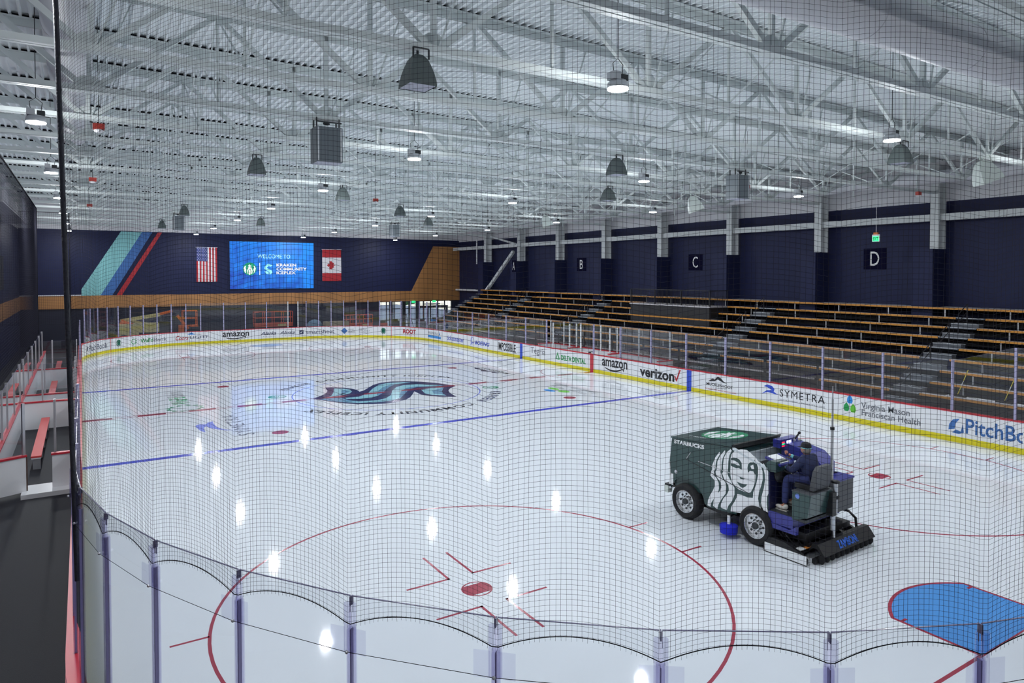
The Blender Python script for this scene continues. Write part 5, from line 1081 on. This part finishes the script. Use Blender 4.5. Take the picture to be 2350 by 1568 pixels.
text('ZAMBONI', lambda u, v, d: Vector((.78 + u, -(3.395 - 1.02 * v) - .79 * (d + .001), .205 + 1.33 * v + .6 * (d + .001))), .72, .10, mat('print_blue', (.02, .15, .75), rough=.4), 'lettering', cov, bold=.03)
b = MB()
for k in range(11): b.ball((.2 + k * .185, -3.34, .10), .06, .07, .10, n=10, m=7)
b.build('towel_flaps', mat('towel_black', (.012, .012, .014), rough=.95), ZAM, smooth=True)
MB().box(.05, 2.1, -3.3, -3.22, .03, .12).build('squeegee_blade', ZK, ZAM)

# ------------------------------------------------------------------ driver
SK = mat('skin', (.50, .22, .14), rough=.6); CL_ = mat('work_navy', (.018, .026, .085), rough=.85, bump=.3, bscale=30); TR2 = mat('trouser_navy', (.022, .030, .12), rough=.85)
SHOE = mat('shoe_white', (.62, .60, .56), rough=.6); CUFF = mat('cuff_teal', (.25, .72, .74), rough=.7); CAPM = mat('cap_black', (.010, .012, .016), rough=.8)
DR = thing('person', (0, 0, 0), label='driver in navy workwear and dark cap sitting on the ice resurfacer, hands on the controls', cat='person')
DR.location = (-.63, -20.49, 0); DR.rotation_euler = (0, 0, math.radians(2.5))
# joints (across, forward, up)
pel = (.47, -2.93, 1.60); sp1 = (.47, -2.92, 1.76); che = (.47, -2.87, 1.93); nk = (.47, -2.83, 2.07); hd0 = (.465, -2.80, 2.17); hd1 = (.46, -2.79, 2.26)
shL, shR = (.27, -2.86, 2.01), (.67, -2.84, 2.01); elL, elR = (.20, -2.66, 1.76), (.74, -2.55, 1.85); wrL, wrR = (.34, -2.43, 1.76), (.64, -2.34, 1.94); haL, haR = (.36, -2.37, 1.77), (.62, -2.29, 1.965)
hiL, hiR = (.38, -2.90, 1.58), (.57, -2.90, 1.58); knL, knR = (.26, -2.50, 1.56), (.60, -2.47, 1.54); anL, anR = (.20, -2.50, .98), (.62, -2.40, .97); toL, toR = (.19, -2.37, .92), (.62, -2.27, .91)
V = [pel, sp1, che, nk, hd0, hd1, shL, elL, wrL, haL, shR, elR, wrR, haR, hiL, knL, anL, toL, hiR, knR, anR, toR]
Ed = [(0, 1), (1, 2), (2, 3), (3, 4), (4, 5), (2, 6), (6, 7), (7, 8), (8, 9), (2, 10), (10, 11), (11, 12), (12, 13), (0, 14), (14, 15), (15, 16), (16, 17), (0, 18), (18, 19), (19, 20), (20, 21)]
Rd = [.12, .10, .085, .048, .085, .07, .06, .045, .030, .032, .06, .045, .030, .032, .085, .065, .04, .035, .085, .065, .04, .035]
skin('body', V, Ed, Rd, SK, DR)
skin('jacket', [(pel[0], pel[1], 1.56), sp1, che, (.47, -2.845, 2.10), shL, elL, (.325, -2.455, 1.76), shR, elR, (.645, -2.375, 1.93)],
     [(0, 1), (1, 2), (2, 3), (2, 4), (4, 5), (5, 6), (2, 7), (7, 8), (8, 9)], [.17, .17, .18, .085, .095, .072, .048, .095, .072, .048], CL_, DR)
skin('trousers', [(pel[0], pel[1], 1.60), hiL, knL, (.20, -2.50, 1.0), hiR, knR, (.62, -2.41, 1.0)], [(0, 1), (1, 2), (2, 3), (0, 4), (4, 5), (5, 6)], [.155, .11, .092, .075, .11, .092, .075], TR2, DR)
for a_, b_ in ((wrL, haL), (wrR, haR)):
    d = Vector(b_) - Vector(a_); MB().cyl(Vector(a_) - d * 1.0, Vector(a_) - d * .05, .042, 12, .037).build('cuff', CUFF, DR, smooth=True)
def hand(c, d, s):
    c = Vector(c); d = Vector(d).normalized(); side = Vector((0, 0, 1)) if abs(d.z) < .9 else Vector((1, 0, 0)); lat = d.cross(side).normalized() * s; dn = lat.cross(d).normalized() * s
    V_ = [c, c + d * .05]; E_ = [(0, 1)]; R_2 = [.028, .030]
    for k, L_ in enumerate((.060, .068, .064, .052)):
        o_ = c + d * .055 + side * (.026 - .018 * k); i0 = len(V_); V_ += [o_, o_ + d * L_ * .5 + lat * .012, o_ + d * L_ * .55 + lat * .035]; E_ += [(1, i0), (i0, i0 + 1), (i0 + 1, i0 + 2)]; R_2 += [.010, .009, .008]
    i0 = len(V_); V_ += [c + side * .03 + d * .02, c + side * .05 + d * .05 + lat * .02]; E_ += [(0, i0), (i0, i0 + 1)]; R_2 += [.012, .010]
    skin('hand', V_, E_, R_2, SK, DR, 1)
hand(haL, (.05, .9, .1), 1); hand(haR, (-.05, .9, .25), 1)
MB().ball((.463, -2.80, 2.205), .085, .10, .12, n=20, m=14).build('head', SK, DR, smooth=True)
b = MB(); b.cyl((.463, -2.715, 2.20), (.463, -2.685, 2.185), .018, 8, .010); b.ball((.383, -2.805, 2.20), .014, .022, .032, n=8, m=6); b.ball((.543, -2.805, 2.20), .014, .022, .032, n=8, m=6); b.box(.44, .486, -2.712, -2.70, 2.145, 2.152); b.build('nose_and_ears', SK, DR, smooth=True)
b = MB(); [b.ball((x, -2.717, 2.225), .012, .008, .009, n=8, m=6) for x in (.432, .494)]; b.build('eyes', M_strap, DR)
MB().ball((.463, -2.815, 2.19), .088, .10, .10, n=18, m=12).build('hair', mat('hair_grey', (.22, .2, .19), rough=.9), DR, smooth=True).scale = (1, 1, 1)
cp = MB().lathe([(.098, .0), (.105, .02), (.105, .06), (.085, .105), (.04, .125), (.0, .13)], c=(.463, -2.81, 2.225), n=24, cap=False).build('cap', CAPM, DR, smooth=True)
MB().plate([(.39, 0), (.536, 0), (.52, .08), (.463, .10), (.405, .08)], lambda u, v, d: Vector((u, -2.73 + v, 2.24 - v * .25 + d)), .012).build('cap_peak', CAPM, cp)
MB().lathe([(.1065, .0), (.1075, .016)], c=(.463, -2.81, 2.228), n=24, cap=False).build('cap_band', CUFF, cp)
for (a_, tt) in ((anL, toL), (anR, toR)):
    c = Vector(((a_[0] + tt[0]) / 2, (a_[1] + tt[1]) / 2 - .02, .905)); sh_ = MB(); sh_.ball(c + Vector((0, .03, .02)), .052, .145, .048, n=14, m=9); sh_.ball(c + Vector((0, -.07, .05)), .048, .06, .06, n=12, m=8); sh_.box(c.x - .045, c.x + .045, c.y - .12, c.y + .15, .862, .878); sh_.build('shoe', SHOE, DR, smooth=True)
